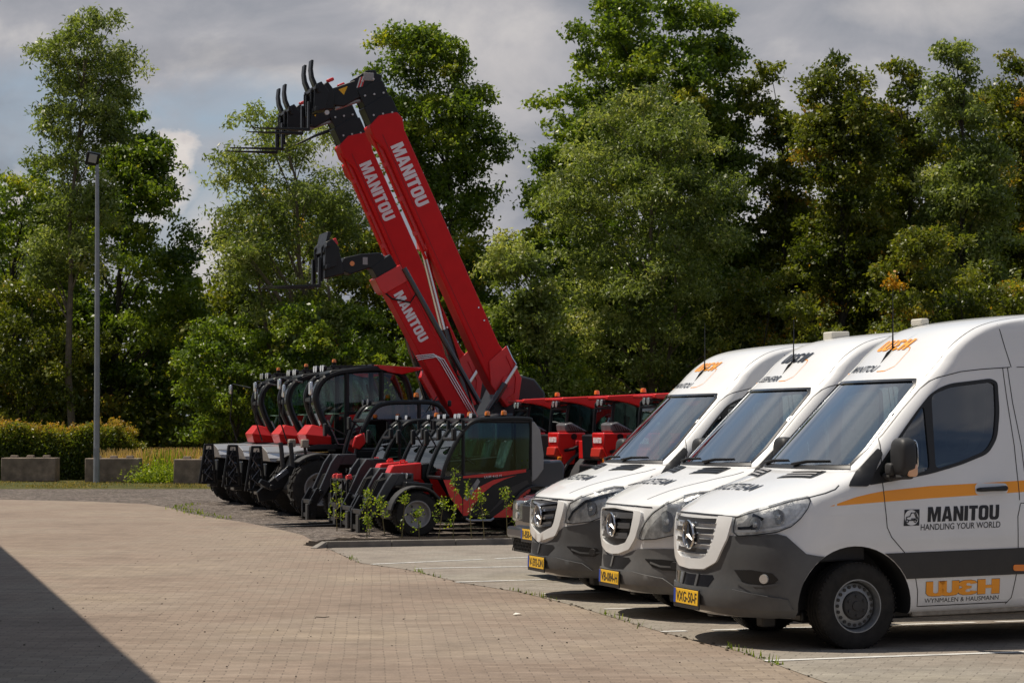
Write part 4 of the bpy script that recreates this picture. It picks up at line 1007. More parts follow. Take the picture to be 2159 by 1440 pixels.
    MB().add(gv, [(0, 1, 2, 3), (0, 4, 5, 1), (1, 5, 6, 2), (2, 6, 7, 3), (3, 7, 4, 0), (4, 8, 9, 5), (5, 9, 10, 6), (6, 10, 11, 7), (7, 11, 8, 4), (8, 11, 10, 9)]).build('nose_housing', RD, r, bevel=.015, smooth=False)
    MB().tube([(-.2, 1.0, 1.95), (-.42, 1.03, 1.45), (-.75, 1.03, 1.43)], .022, 6).build('hand_rail', pbr('rail_metal', (.2, .2, .21), .25, .8), r)
    seat(r, -1.15, .5, 1.75)
    m = MB().tube([(-.25, .5, 1.5), (-.45, .5, 2.05)], .035, 6); m.lathe([(.17, 0), (.185, .012), (.2, 0), (.185, -.012)], (-.46, .5, 2.08), 'z', 22, close=True); m.build('steering_column', pbr('grey_trim', (.16, .17, .17), .5), r)
    # mirrors and lamps on long arms
    MB().tube([(-.1, 1.0, 2.85), (.15, 1.25, 2.80), (.22, 1.3, 2.5), (.22, 1.3, 2.1)], .016, 6).build('mirror_arm', B, r)
    MB().box((.22, 1.30, 2.60), (.05, .2, .28)).build('mirror', CHROME(), r, bevel=.02)
    MB().tube([(.1, .0, 2.75), (.45, -.45, 2.85), (.5, -.5, 2.0), (.35, -.4, 1.5)], .016, 6).build('mirror_arm', B, r)
    MB().box((.5, -.5, 2.72), (.05, .2, .22)).build('mirror', CHROME(), r, bevel=.02)
    for y in (.1, .3, .75, .95): lamp(r, (-.14, y, 3.02), .07)
    beacon(r, -.55, .1, 3.17, .9)
    MB().tube([(-1.1, .9, 2.5), (-1.05, .93, 2.7)], .02, 5).build('wiper', B, r)
    # turret and counterweight
    MB().prism([(-.6, 1.25), (-.6, 1.5), (-3.6, 1.5), (-3.9, 2.1), (-4.2, 2.75), (-4.6, 2.95), (-5.0, 2.85), (-5.25, 2.55), (-5.2, 1.8), (-4.9, 1.3)], -.75, .12).build('turret', pbr('turret_dark', (.022, .023, .026), .45, var=.2), r, bevel=.05)
    MB().prism([(-3.3, 1.5), (-3.3, 1.95), (-3.9, 2.1), (-4.9, 2.1), (-5.2, 1.9), (-5.2, 1.4)], .1, .95).build('counterweight', pbr('turret_dark', (.022, .023, .026), .45), r, bevel=.06)
    MB().prism([(-2.3, 1.5), (-2.3, 2.0), (-2.9, 2.12), (-3.35, 2.1), (-3.35, 1.5)], -.9, .9).build('engine_cover', B, r, bevel=.04)
    if boom:
        foot = Vector((-4.29 + shift, 2.56)); d = Vector((.420, .9075)).normalized(); n_ = Vector((d.y, -d.x))   # n_ points forward/down
        Q = lambda s_, t: tuple(foot + d * s_ + n_ * t)
        bw = .28
        outline = [Q(-.3, .15), Q(-.3, -.15), Q(.1, -.42), Q(.6, -.40), Q(1.0, -.30), Q(6.0, -.29), Q(6.25, -.36), Q(6.42, -.30), Q(6.5, .1), Q(6.38, .38), Q(6.1, .40), Q(5.8, .28), Q(3.4, .28), Q(1.0, .27), Q(.3, .24)]
        bo = MB().prism(outline, -bw, bw).build('boom', REDD(), r, bevel=.03)
        rb = MB().prism([Q(3.5, .285), Q(5.9, .285), Q(5.9, .36), Q(3.5, .36)], -.10, .16); rb.tube([(Q(3.3, .40)[0], .15, Q(3.3, .40)[1]), (Q(6.2, .40)[0], .15, Q(6.2, .40)[1])], .035, 6)
        for q_ in (3.9, 4.7, 5.5): rb.box((Q(q_, .38)[0], .14, Q(q_, .38)[1]), (.1, .09, .09), rot=(0, .4, 0))
        rb.build('boom_rail', RD, bo)
        fp = MB(); fp.prism([Q(-.3, .12), Q(-.28, -.18), Q(.12, -.44), Q(.9, -.42), Q(.75, .08), Q(.3, .25)], bw, bw + .04)
        fp.build('foot_plate', RD, bo, bevel=.012)
        fw = MB(); L_ = [Q(-.15, .05), Q(-.1, -.16), Q(.2, -.33), Q(.7, -.32)]; fw.tube([(a, bw + .06, b) for a, b in L_], .014, 5)
        fw.cyl((*Q(.2, -.1)[:1], bw, Q(.2, -.1)[1]), (Q(.2, -.1)[0], bw + .1, Q(.2, -.1)[1]), .12, n=16); fw.build('pivot_boss', RD, bo)
        for q_, t_, rr in ((1.6, -.2, .018), (1.9, -.2, .018)):
            MB().cyl((Q(q_, t_)[0], bw, Q(q_, t_)[1]), (Q(q_, t_)[0], bw + .02, Q(q_, t_)[1]), rr, n=8).build('bolt', CHROME(), bo)
        ln = MB(); ln.tube([(Q(.9, .14)[0], bw + .003, Q(.9, .14)[1]), (Q(3.3, .2)[0], bw + .003, Q(3.3, .2)[1]), (Q(6.1, .2)[0], bw + .003, Q(6.1, .2)[1])], .006, 4); ln.build('weld_line', pbr('dark_red', (.2, .008, .01), .5), bo)  # thin raised line in a darker red than the boom
        t = MB(); o = Q(5.85, .05); text_on(t, glyphs('MANITOU', .0), (Q(5.8, .15)[0], bw + .006, Q(5.8, .15)[1]), (-d.x, 0, -d.y), (-n_.x, 0, -n_.y), 1.42, .29)
        t.build('boom_lettering', WTXT(), bo, smooth=False)
        hv = MB()
        for i, (a, b_, hw, yy) in enumerate(((6.3, 6.78, .33, .25), (6.78, 7.15, .30, .22), (7.15, 7.42, .26, .19))):
            hv.prism([Q(a, -hw), Q(b_, -hw), Q(b_ + .06, -hw * .3), Q(b_, hw), Q(a, hw)], -yy, yy)
        hd = hv.build('boom_extension', B, r, bevel=.015)
        bl = MB()
        for a, t_ in ((6.45, -.2), (6.5, 0), (6.55, .2), (6.9, -.2), (6.95, 0), (7.0, .2), (7.25, -.12), (7.3, .12)):
            bl.cyl((Q(a, t_)[0], .2, Q(a, t_)[1]), (Q(a, t_)[0], .265, Q(a, t_)[1]), .022, n=8)
        bl.build('bolt_head', pbr('bolt_white', (.5, .5, .5), .4), hd)['kind'] = 'stuff'
        if not head:
            MB().prism([(-2.1, 9.17), (-1.97, 9.13), (-1.5, 8.93), (-1.0, 8.66), (-1.03, 8.64), (-1.5, 8.86), (-2.1, 9.08)], -.25, -.15).build('fork', B, r, bevel=.01)
            return r
        J = [(-1.55, 9.30), (-1.28, 9.36), (-1.08, 9.20), (-.45, 8.95), (-.38, 8.62), (-.72, 8.58), (-1.15, 8.84), (-1.5, 8.9)]
        jb = MB().prism(J, -.2, .2).build('jib', B, r, bevel=.02)
        MB().add([(-.80, .206, 9.02), (-.60, .206, 8.94), (-.72, .206, 8.83)], [(0, 1, 2)]).build('warning_triangle', pbr('warning_yellow', (.8, .42, .01), .5), jb, smooth=False)
        hz = MB()
        for k in range(4): hz.add([(-1.06 - .035 * k, .206, 9.22 + .01 * k), (-1.09 - .035 * k, .206, 9.23 + .01 * k), (-1.02 - .035 * k, .206, 9.0 + .01 * k), (-.99 - .035 * k, .206, 8.99 + .01 * k)], [(0, 1, 2, 3)], k % 2)
        hz.build('hazard_stripe', [pbr('stripe_white', (.6, .6, .6), .5), RD], jb, smooth=False)
        MB().box((-1.26, .21, 9.24), (.22, .03, .17)).build('sensor_plate', MGREY(), jb, bevel=.01)
        MB().tube([(-.55, .1, 8.55), (-1.0, .1, 8.72), (-1.3, .1, 8.8)], [.05, .05, .05], 8).build('jib_cylinder', pbr('cyl_grey', (.3, .28, .28), .3, .5), jb)
        MB().tube([(-1.35, 0, 8.85), (-1.42, 0, 8.6), (-1.40, 0, 8.25), (-1.52, 0, 8.2)], [.035] * 4, 6).build('hose', RUBBER(), jb)
        MB().tube([(-1.1, -.2, 8.85), (-1.25, -.2, 8.5), (-1.35, -.2, 8.2)], [.06] * 3, 6).build('jib_strut', B, jb)
        hc = carriage_head(r, (.02, 8.06))
        for y in (-.30, .38):
            P_ = [(-.10, 8.80), (-.02, 8.95), (.05, 9.12), (.07, 9.30), (.05, 9.50), (.0, 9.49), (.015, 9.30), (-.01, 9.14), (-.08, 8.98), (-.16, 8.84)]
            MB().prism(P_, y - .13, y + .13).build('backrest', B, hc, bevel=.01)
        MB().prism([(-.5, 8.52), (-.14, 8.46), (-.14, 8.92), (-.36, 9.10), (-.52, 8.9)], -.22, .25).build('carriage_block', B, hc, bevel=.02)
        MB().cyl((-.22, .33, 8.78), (-.22, .37, 8.78), .075, n=16).build('pin_cap', pbr('cap_white', (.6, .6, .6), .3), hc)
        MB().cyl((-.32, .33, 8.42), (-.32, .37, 8.42), .05, n=12).build('pin_cap', pbr('cap_white', (.6, .6, .6), .3), hc)
        MB().box((-.26, .35, 8.58), (.07, .02, .16)).build('label_plate', MGREY(), hc)
        for q in ((-.42, .2, 9.13), (-.68, .1, 9.05)): MB().box(q, (.16, .12, .07), rot=(0, .4, 0)).build('red_latch', RD, hc, bevel=.02)
        forks(r, .04, 8.02, 1.22, (-.35, .30), .0, .12, .62)
        cy = MB().cyl((-2.52, 0, 5.65), (-2.99, 0, 3.85), .075, n=12).build('cylinder_rod', CHROME(), r)
        MB().cyl((-2.98, 0, 3.9), (-3.60, 0, 2.0), .13, .13, n=14).build('lift_cylinder', pbr('cylinder_black', (.012, .012, .014), .2, coat=.7), r)
        bk = MB().prism([(-2.42, 6.5), (-2.30, 6.55), (-2.38, 5.95), (-2.42, 5.6), (-2.62, 5.52), (-2.72, 5.62), (-2.55, 5.9)], -.14, .14); bk.cyl((-2.58, -.2, 5.66), (-2.58, .2, 5.66), .09, n=12)
        bk.build('cylinder_bracket', RD, bo, bevel=.015)
        MB().cyl((-4.50, .38, 3.12), (-4.22, .38, 2.70), .04, n=10).build('cylinder_rod', CHROME(), r)
        MB().cyl((-4.24, .38, 2.74), (-3.86, .38, 2.15), .075, n=12).build('levelling_cylinder', pbr('cylinder_black', (.012, .012, .014), .2, coat=.7), r)
        MB().tube([(-4.3, .3, 3.55), (-4.42, .3, 3.3), (-4.5, .35, 3.15)], .02, 6).build('hose', CHROME(), r)
    return r
rotating('rotating_telehandler', 'big telehandler whose raised boom is the nearer one of the tall pair', (-4.309, 47.36))
rotating('rotating_telehandler', 'big telehandler standing second behind, its raised boom the farther one of the tall pair', (-5.20, 50.66))
rotating('rotating_telehandler', 'big black cabbed telehandler farthest from the camera, beside the concrete block', (-6.16, 53.86), head=False, shift=-.90)

def medium(O):
    r = thing('telehandler', 'telehandler with a wide black arched cab and a shorter raised red boom with silver pipes', 'telehandler', (O[0], O[1], 0), RZ)
    B = MBLACK(); RD = RED()
    MB().prism([(.42, .55), (.35, .9), (-.4, 1.05), (-3.9, 1.1), (-4.0, .7), (-3.6, .45), (.3, .42)], -.5, .5).build('chassis', B, r, bevel=.03)
    for x in (-.03, -2.95):
        for s_ in (1, -1):
            mwheel(r, x, .93 * s_, s_, .59, .42, .31); fender(r, x, .59, .66, 50, 150, .72 * s_, 1.15 * s_, MDGREY(), .04)
    path = [(-.78, 1.18), (-.84, 1.45), (-.98, 1.85), (-1.16, 2.16), (-1.40, 2.275), (-1.9, 2.30), (-2.4, 2.28), (-2.62, 2.08), (-2.74, 1.7), (-2.78, 1.2)]
    cab(r, path, -.1, .92, .05, gl=glass('tinted_cab_glass', (.55, .36, .36), 1.0, .08), splits=(-2.08,), roof_from=4, belt=1.35)
    MB().prism([(-1.3, 2.26), (-1.5, 2.32), (-2.3, 2.33), (-2.52, 2.2), (-2.3, 2.26), (-1.5, 2.28)], -.1, .94).build('roof', B, r, bevel=.015)
    MB().prism([(-.78, 1.34), (-.76, 1.0), (-1.2, .5), (-2.3, .5), (-2.8, .9), (-2.8, 1.34)], .86, .96).build('door_panel', B, r, bevel=.02)
    MB().prism([(-.75, 1.62), (-.95, 1.70), (-.98, 1.50), (-.86, 1.36), (-.7, 1.40)], .92, 1.0).build('red_lamp_cover', RD, r, bevel=.03)
    MB().prism([(-.3, 1.3), (.2, 1.25), (.3, 1.0), (-.3, .95)], -.9, -.1).build('engine_cover', B, r, bevel=.03)
    lamp(r, (-1.1, .3, 2.3), .06); lamp(r, (-1.1, .7, 2.3), .06); beacon(r, -2.27, 0, 2.42, 1.1)
    for y, z, x in ((1.05, 1.88, -.62), (-.35, 1.75, -.45)):
        MB().tube([(-.95, y * .85, z - .15), (x, y, z + .1)], .016, 6).build('mirror_arm', B, r); MB().box((x, y, z), (.06, .18, .26)).build('mirror', B, r, bevel=.02)
    for x, y in ((.18, .62), (.18, -.62)):
        MB().box((x, y, 1.48), (.14, .16, .16)).build('headlight', pbr('lamp_beige', (.3, .25, .2), .4), r, bevel=.02); MB().tube([(x, y, 1.4), (x - .05, y, 1.05)], .03, 6).build('light_post', B, r)
    fa = MB().prism([(.3, 1.0), (.45, 1.05), (.85, .72), (1.0, .78), (1.05, .70), (.8, .55), (.55, .62)], .30, .42); fa.prism([(.3, .7), (.6, .82), (.95, .5), (.9, .3), (.6, .35)], -.4, -.3); fa.cyl((.8, -.5, .62), (.8, .5, .62), .05, n=10)
    fa.build('front_linkage', B, r, bevel=.01)
    MB().box((.62, .52, .86), (.30, .06, .10), rot=(0, .6, .2)).build('linkage_plate', pbr('plate_bright', (.16, .17, .2), .25, .7), r, bevel=.01)
    for k in range(2): MB().tube([(.35 + .2 * k, .3, 1.0), (.38 + .2 * k, .3, 1.35), (.4 + .2 * k, .3, 1.5)], .045, 8).build('damper', MDGREY(), r)
    seat(r, -1.75, .4, 1.15)
    MB().tube([(-2.5, .7, 2.2), (-2.15, .9, 2.0), (-2.45, .95, 2.42)], .012, 5).build('antenna', B, r); MB().box((-2.72, .9, 2.28), (.07, .07, .12)).build('mirror', B, r, bevel=.02)
    foot = Vector((-3.45, 1.72)); d = Vector((.497, .868)).normalized(); n_ = Vector((d.y, -d.x)); Q = lambda s_, t: tuple(foot + d * s_ + n_ * t)
    q3 = lambda s_, t, y: (Q(s_, t)[0], y, Q(s_, t)[1])
    bo = MB().prism([Q(-.3, -.2), Q(-.3, .2), Q(.5, .24), Q(2.4, .23), Q(3.62, .22), Q(3.72, .21), Q(3.72, -.24), Q(3.55, -.24), Q(.5, -.23)], -.22, .22).build('boom', REDD(), r, bevel=.02)
    MB().prism([Q(3.35, .28), Q(3.45, .32), Q(3.72, .31), Q(3.72, -.30), Q(3.35, -.30)], -.25, .25).build('boom_collar', RD, bo, bevel=.015)
    t = MB(); text_on(t, glyphs('MANITOU', 0), q3(3.25, .12, .226), (-d.x, 0, -d.y), (-n_.x, 0, -n_.y), 1.12, .21); t.v = t.v
    t.build('boom_lettering', WTXT(), bo, smooth=False)
    for k in range(3):
        o = .045 * k
        MB().tube([q3(1.95 - o, .33, .235), q3(1.80 - o, -.02 - o * .6, .24), q3(1.6, -.06 - o, .24), q3(.1, -.10 - o, .24)], .013, 6).build('silver_pipe', CHROME(), bo)
    MB().tube([q3(3.62, -.33, .26), q3(.45, -.36, .26)], [.055, .06], 10).build('lift_cylinder', pbr('cylinder_black', (.012, .012, .014), .2, coat=.7), r)
    MB().tube([q3(3.5, .3, .2), q3(3.2, .2, .27), q3(2.95, -.1, .27), q3(3.05, -.3, .27)], .018, 6).build('hose', RUBBER(), bo)
    for s_ in (2.2, 1.2): MB().lathe([(.05, -.012), (.075, 0), (.05, .012)], q3(s_, -.33, .24), 'y', 14).build('pipe_clamp', RD, bo)
    cy = MB().prism([Q(1.6, .30), Q(1.5, .42), Q(.95, .42), Q(.9, .30)], -.1, .1).build('cylinder_bracket', RD, bo, bevel=.01)
    MB().cyl(q3(1.0, .40, 0), q3(.4, .62, 0), .05, n=10).build('cylinder_rod', CHROME(), r)
    MB().prism([Q(3.7, .24), Q(3.95, .24), Q(4.0, -.24), Q(3.7, -.24)], -.19, .19).build('boom_extension', B, r, bevel=.01)
    MB().prism([(-1.68, 4.96), (-1.62, 5.22), (-1.45, 5.34), (-1.05, 5.30), (-.72, 5.22), (-.62, 4.98), (-.85, 4.88), (-1.25, 5.02), (-1.45, 4.9)], -.17, .17).build('jib', B, r, bevel=.02)
    c_ = carriage_head(r, (-.22, 4.62), .95)
    MB().prism([(-.70, 4.88), (-.30, 4.78), (-.30, 5.25), (-.42, 5.55), (-.60, 5.3)], -.28, .3).build('carriage_block', B, c_, bevel=.02)
    MB().prism([(-.30, 5.28), (-.24, 5.30), (-.33, 5.72), (-.40, 5.70)], -.4, .4).build('backrest', B, c_, bevel=.01)
    MB().box((-.5, .2, 5.52), (.12, .12, .14), rot=(0, .4, 0)).build('red_latch', RD, c_, bevel=.02)
    MB().cyl((-.42, .3, 5.28), (-.42, .35, 5.28), .06, n=14).build('pin_cap', pbr('cap_white', (.6, .6, .6), .3), c_)
    MB().box((-1.15, .175, 5.16), (.1, .01, .15)).build('label_plate', MGREY(), c_); MB().cyl((-.88, .17, 5.1), (-.88, .182, 5.1), .05, n=14).build('reflector', AMBER(), c_)
    forks(r, -.20, 4.60, 1.1, (-.3, .3), -.02, .11, .6)
    return r
medium((-4.12, 45.20))

def rear_machine(label, O, k):
    r = thing('red_roofed_telehandler', label, 'telehandler', (O[0], O[1], 0), RZ, 'telehandlers with red roofs behind the vans')
    B = MBLACK(); RD = RED()
    MB().prism([(.1, .5), (.1, 1.1), (-.9, 1.2), (-3.8, 1.1), (-3.9, .5), (-3.5, .4), (-.2, .4)], -.45, .45).build('chassis', B, r, bevel=.03)
    for x in (-.65, -3.2):
        for s_ in (1, -1):
            mwheel(r, x, .82 * s_, s_, .64, .36, .36, rimmat=MGREY())
            fender(r, x, .64, .72, 15, 150, .62 * s_, 1.05 * s_, MDGREY(), .05)
    vis = [(0, 2.375), (-.9, 2.42), (-1.75, 2.42), (-1.8, 2.35), (-1.06, 2.34), (-.90, 2.29), (-.78, 2.17), (-.66, 2.16), (-.42, 2.24), (-.2, 2.28), (-.0, 2.30)]
    MB().prism(vis, .74, .88).build('roof_visor', RED(), r, bevel=.02)
    MB().prism([(0, 2.36), (-1.75, 2.405), (-1.8, 2.33), (-.02, 2.30)], -.25, .76).build('roof', RED(), r, bevel=.02)
    path = [(-.12, 1.62), (-.14, 1.9), (-.17, 2.15), (-.25, 2.27), (-.9, 2.32), (-1.5, 2.30), (-1.85, 2.15), (-2.05, 1.8), (-2.1, 1.62)]
    cab(r, path, -.25, .72, .03, splits=(-1.0,), roof_from=3, gl=glass('dark_cab_glass', (.30, .38, .34), 1.2, .06))
    MB().tube([(a, .76, b) for a, b in [(-.72, 1.7), (-.72, 2.1), (-.82, 2.24), (-1.0, 2.32), (-1.5, 2.34)]], .045, 8).build('cab_arch', B, r)
    MB().prism([(.12, 1.66), (-.5, 1.68), (-2.1, 1.66), (-2.0, 1.0), (-.7, 1.0), (.1, 1.2)], -.25, .70).build('cab_body', B, r, bevel=.03)
    MB().prism([(.13, 1.70), (-.45, 1.70), (-.42, 1.56), (-.25, 1.40), (-.22, 1.08), (.02, 1.08), (.03, 1.22), (.12, 1.44)], .35, .98).build('rear_panel', RD, r, bevel=.03)
    MB().prism([(.16, 1.42), (.03, 1.40), (.05, 1.2), (.18, 1.25)], .40, .90).build('amber_panel', pbr('panel_red2', (.5, .03, .015), .4), r, bevel=.02)
    t = MB(); text_on(t, glyphs('MANITOU', 0), (.142, .48, 1.51), (0, .92, 0), (0, 0, 1), .44, .10); t.build('badge', WTXT(), r, smooth=False)
    MB().cyl((-.2, .98, 1.62), (-.2, 1.0, 1.62), .06, n=14).build('filler_cap', B, r)
    h = MB().prism([(-.02, 1.86), (-.16, 1.90), (-.50, 1.72), (-.04, 1.71)], .4, .95).build('engine_hood', pbr('hood_mesh', (.16, .16, .165), .35, .3, var=.3), r, bevel=.03)
    sl_ = MB()
    for q in range(6): sl_.box((-.12 - q * .05, .952, 1.80 - q * .012), (.015, .012, .13 - q * .012), rot=(0, .5, 0))
    sl_.build('hood_slot', BLACK(), h)['kind'] = 'stuff'
    MB().box((-.26, 1.03, 1.47), (.10, .08, .16)).build('tail_light', pbr('tail_red', (.5, .01, .01), .15, coat=1), r, bevel=.02)
    MB().box((.08, .93, 1.19), (.08, .1, .09)).build('indicator', AMBER(), r, bevel=.015)
    MB().tube([(.0, 1.0, 1.35), (-.15, 1.08, 1.38), (-.3, 1.05, 1.45)], .03, 6).build('grab_handle', B, r)
    for y in (.55, .75): lamp(r, (.06, y, 2.25), .062)
    beacon(r, -.99, .1, 2.45, 1.1)
    seat(r, -1.3, .25, 1.55)
    MB().tube([(-.55, .2, 1.7), (-.62, .25, 2.0)], .05, 6).build('control_column', MGREY(), r)
    MB().prism([(-.0, 1.55), (-3.4, 1.75), (-3.4, 1.45), (0, 1.2)], -.75, -.35).build('boom', RD, r, bevel=.02)
    return r
rear_machine('red roofed telehandler farthest left of its group, right behind the small telehandlers', (-.028, 46.86), 0)
rear_machine('red roofed telehandler with its red rear panel fully in view, second from the left', (.713, 44.46), 1)
rear_machine('red roofed telehandler directly left of the farthest van windshield', (1.488, 41.96), 2)
rear_machine('red roofed telehandler mostly hidden behind the windshield of the farthest van', (2.201, 39.56), 3)

# dark car beyond the vans
def car(O):
    r = thing('parked_car', 'dark blue car with a mesh bumper grille parked beyond the farthest van', 'car', (O[0], O[1], 0), RZ)
    paint = pbr('navy_paint', (.012, .014, .026), .2, coat=1)
    body = [(.86, .42), (.92, .62), (.90, .86), (.78, .96), (.2, 1.06), (-.35, 1.10), (-3.3, 1.08), (-3.42, .9), (-3.4, .4), (-3.1, .3), (-3.02, .55), (-2.75, .68), (-2.45, .55), (-2.38, .3), (-.42, .3), (-.36, .55), (-.02, .68), (.3, .55), (.38, .32), (.7, .32)]
    o = MB().prism(body, -.88, .88)
    o.build('body', paint, r, bevel=.07, seg=3)
    MB().prism([(-.35, 1.08), (-.95, 1.44), (-2.4, 1.46), (-3.0, 1.1)], -.76, .76).build('cabin', pbr('dark_window', (.01, .012, .015), .06, coat=1), r, bevel=.06)
    MB().prism([(-.93, 1.43), (-1.0, 1.48), (-2.3, 1.49), (-2.45, 1.44)], -.72, .72).build('roof', paint, r, bevel=.02)
    for s_ in (1, -1):
        h = MB().prism([(.935, .66), (.925, .90), (.78, .945), (.70, .66)], .46 * s_, .905 * s_).build('headlight', pbr('smoked_lamp', (.10, .105, .11), .15, .3, coat=1, var=.5, vscale=12, bump=.3), r, bevel=.03)
        for z in (.73, .84): MB().cyl((.93, .68 * s_, z), (.945, .68 * s_, z), .04, n=14).build('lamp_bowl', LENS(), h)
    MB().box((.95, 0, .53), (.12, 1.76, .13)).build('bumper', pbr('bumper_navy', (.02, .022, .03), .35, coat=.5), r, bevel=.03)
    m = MB()
    for i in range(-14, 15):
        for s2 in (1, -1): m.tube([(.93, i * .06 - .05 * s2, .30), (.93, i * .06 + .05 * s2, .45)], .008, 4)
    g = m.build('lower_grille', MDGREY(), r); g['kind'] = 'stuff'
    box((.90, 0, .38), (.05, 1.7, .17)).build('grille_back', BLACK(), r)
    box((.93, 0, .76), (.05, .86, .2)).build('grille', BLACK(), r, bevel=.01)
    plate(r, 1.02, .53, 'R-858-PD', .5, y=.0, tilt=0)
    for x in (-.0, -2.72):
        for s_ in (1, -1): mwheel(r, x, .76 * s_, s_, .33, .22, .21, lug=False, rimmat=STEEL())
    return r
car((1.16, 26.72))

# ------------------------------------------------------------------ ground
def sheet(name, poly, z, mat, kind='structure', hgt=None, step=None):
    v, f = cdt(poly, (), step) if step else (poly, [tuple(range(len(poly)))])
    m = MB().add([(a, b, z if hgt is None else z + hgt(a, b)) for a, b in v], f)
    o = m.build(name, mat, smooth=False, recalc=False)
    if o.data.polygons[0].normal.z < 0: o.data.flip_normals()
    o['kind'] = kind; return o
def paving(name, c1_, c2_, mortar, rot, sc=1.0, patches=True):
    m, t, o = new_mat(name); b = t.add('ShaderNodeBsdfPrincipled', inp={'Roughness': .85, 'Specular IOR Level': .25}); t.l.new(b.outputs[0], o.inputs[0])
    tc = t.add('ShaderNodeTexCoord').outputs['Object']
    wob = t.add('ShaderNodeVectorMath', operation='ADD'); t.set(wob, 0, tc)
    nz = t.add('ShaderNodeTexNoise', inp={'Scale': .9, 'Detail': 3}); t.set(nz, 'Vector', tc)
    sc_ = t.add('ShaderNodeVectorMath', operation='SCALE', inp={0: nz.outputs[1], 3: .05}); t.set(wob, 1, sc_.outputs[0])
    mp = t.map(wob.outputs[0], (0, 0, 0), (0, 0, rot), (1, 1, 1))
    br = t.add('ShaderNodeTexBrick', offset=.5, inp={'Color1': (0, 0, 0, 1), 'Color2': (1, 1, 1, 1), 'Mortar': (0, 0, 0, 1), 'Scale': 1.0, 'Mortar Size': .0055, 'Mortar Smooth': .4, 'Bias': 0, 'Brick Width': .21 * sc, 'Row Height': .105 * sc})
    t.set(br, 'Vector', mp)
    col = t.mix(br.outputs[0], (*c1_, 1), (*c2_, 1))
    big = t.ramp(t.noise(tc, .35, 6, .6), [(.3, (.78, .75, .75)), (.45, (.97, .93, .92)), (.55, (1, 1, 1)), (.72, (1.13, 1.12, 1.06))])
    med = t.ramp(t.noise(tc, 3.0, 8, .7), [(.3, (.80, .79, .78)), (.52, (1, 1, 1)), (.75, (1.1, 1.09, 1.08))])
    fine = t.ramp(t.noise(tc, 70, 6, .75), [(.28, (.72, .70, .68)), (.5, (1, 1, 1)), (.7, (1.16, 1.15, 1.14))])
    for q in (big, med, fine): col = t.mix(1.0, col, q, 'MULTIPLY')
    # streaks of tyre dust along the driving direction
    st = t.ramp(t.noise(t.map(tc, (0, 0, 0), (0, 0, rot - .25), (.35, 3.2, 1)), 1.0, 5, .6), [(.35, (.86, .84, .82)), (.6, (1, 1, 1))]); col = t.mix(.8, col, st, 'MULTIPLY')
    # stains and worn patches
    stn = t.math('MULTIPLY', t.ramp(t.noise(t.map(tc, (3, 1, 0), (0, 0, .4), (1, .45, 1)), .8, 7, .62, .6), [(.58, (0, 0, 0)), (.66, (1, 1, 1))]), .16); col = t.mix(stn, col, (.09, .075, .06, 1))
    # dark crumbs of soil in the joint corners
    jn = t.ramp(t.noise(tc, 11, 3, .5), [(.52, (0, 0, 0)), (.66, (1, 1, 1))])
    mf = t.math('MULTIPLY', br.outputs[1], t.math('ADD', t.math('MULTIPLY', jn, .55), .42))
    col = t.mix(mf, col, (*mortar, 1))
    sp = t.add('ShaderNodeTexVoronoi', inp={'Scale': 2.1, 'Randomness': 1}); t.set(sp, 'Vector', tc)
    dot = t.math('LESS_THAN', sp.outputs[0], .03); col = t.mix(t.math('MULTIPLY', dot, .8), col, (.03, .025, .02, 1))
    t.set(b, 'Base Color', col)
    hh = t.math('SUBTRACT', t.math('MULTIPLY', t.noise(tc, 40, 5), .4), t.math('MULTIPLY', br.outputs[1], 1.0))
    hh = t.math('ADD', hh, t.math('MULTIPLY', br.outputs[0], .35))
    t.set(b, 'Normal', t.add('ShaderNodeBump', inp={'Strength': .55, 'Distance': .006, 'Height': hh}).outputs[0])
    return m
def gravel_mat():
    m, t, o = new_mat('gravel'); b = t.add('ShaderNodeBsdfPrincipled', inp={'Roughness': .9, 'Specular IOR Level': .2}); t.l.new(b.outputs[0], o.inputs[0])
    tc = t.add('ShaderNodeTexCoord').outputs['Object']
    v = t.add('ShaderNodeTexVoronoi', inp={'Scale': 26}); t.set(v, 'Vector', tc)
    v2 = t.add('ShaderNodeTexVoronoi', inp={'Scale': 9}); t.set(v2, 'Vector', tc)
    g = t.add('ShaderNodeSeparateColor', inp={0: v.outputs[1]}); g2 = t.add('ShaderNodeSeparateColor', inp={0: v2.outputs[1]})
    col = t.ramp(t.math('MULTIPLY_ADD', g.outputs[0], .6, t.math('MULTIPLY', g2.outputs[1], .4)), [(.1, (.045, .037, .032)), (.45, (.12, .099, .085)), (.75, (.20, .168, .145)), (.95, (.38, .33, .29))])
    big = t.ramp(t.noise(tc, .5, 7, .65), [(.3, (.75, .73, .72)), (.55, (1, 1, 1)), (.75, (1.2, 1.12, 1.02))]); col = t.mix(1.0, col, big, 'MULTIPLY')
    gr = t.math('MULTIPLY', t.ramp(t.noise(tc, 1.3, 8, .7), [(.60, (0, 0, 0)), (.72, (1, 1, 1))]), .5); col = t.mix(gr, col, (.10, .095, .03, 1))
    t.set(b, 'Base Color', col)
    t.set(b, 'Normal', t.add('ShaderNodeBump', inp={'Strength': 1.0, 'Distance': .03, 'Height': t.math('SUBTRACT', 1, v.outputs[0])}).outputs[0])
    return m
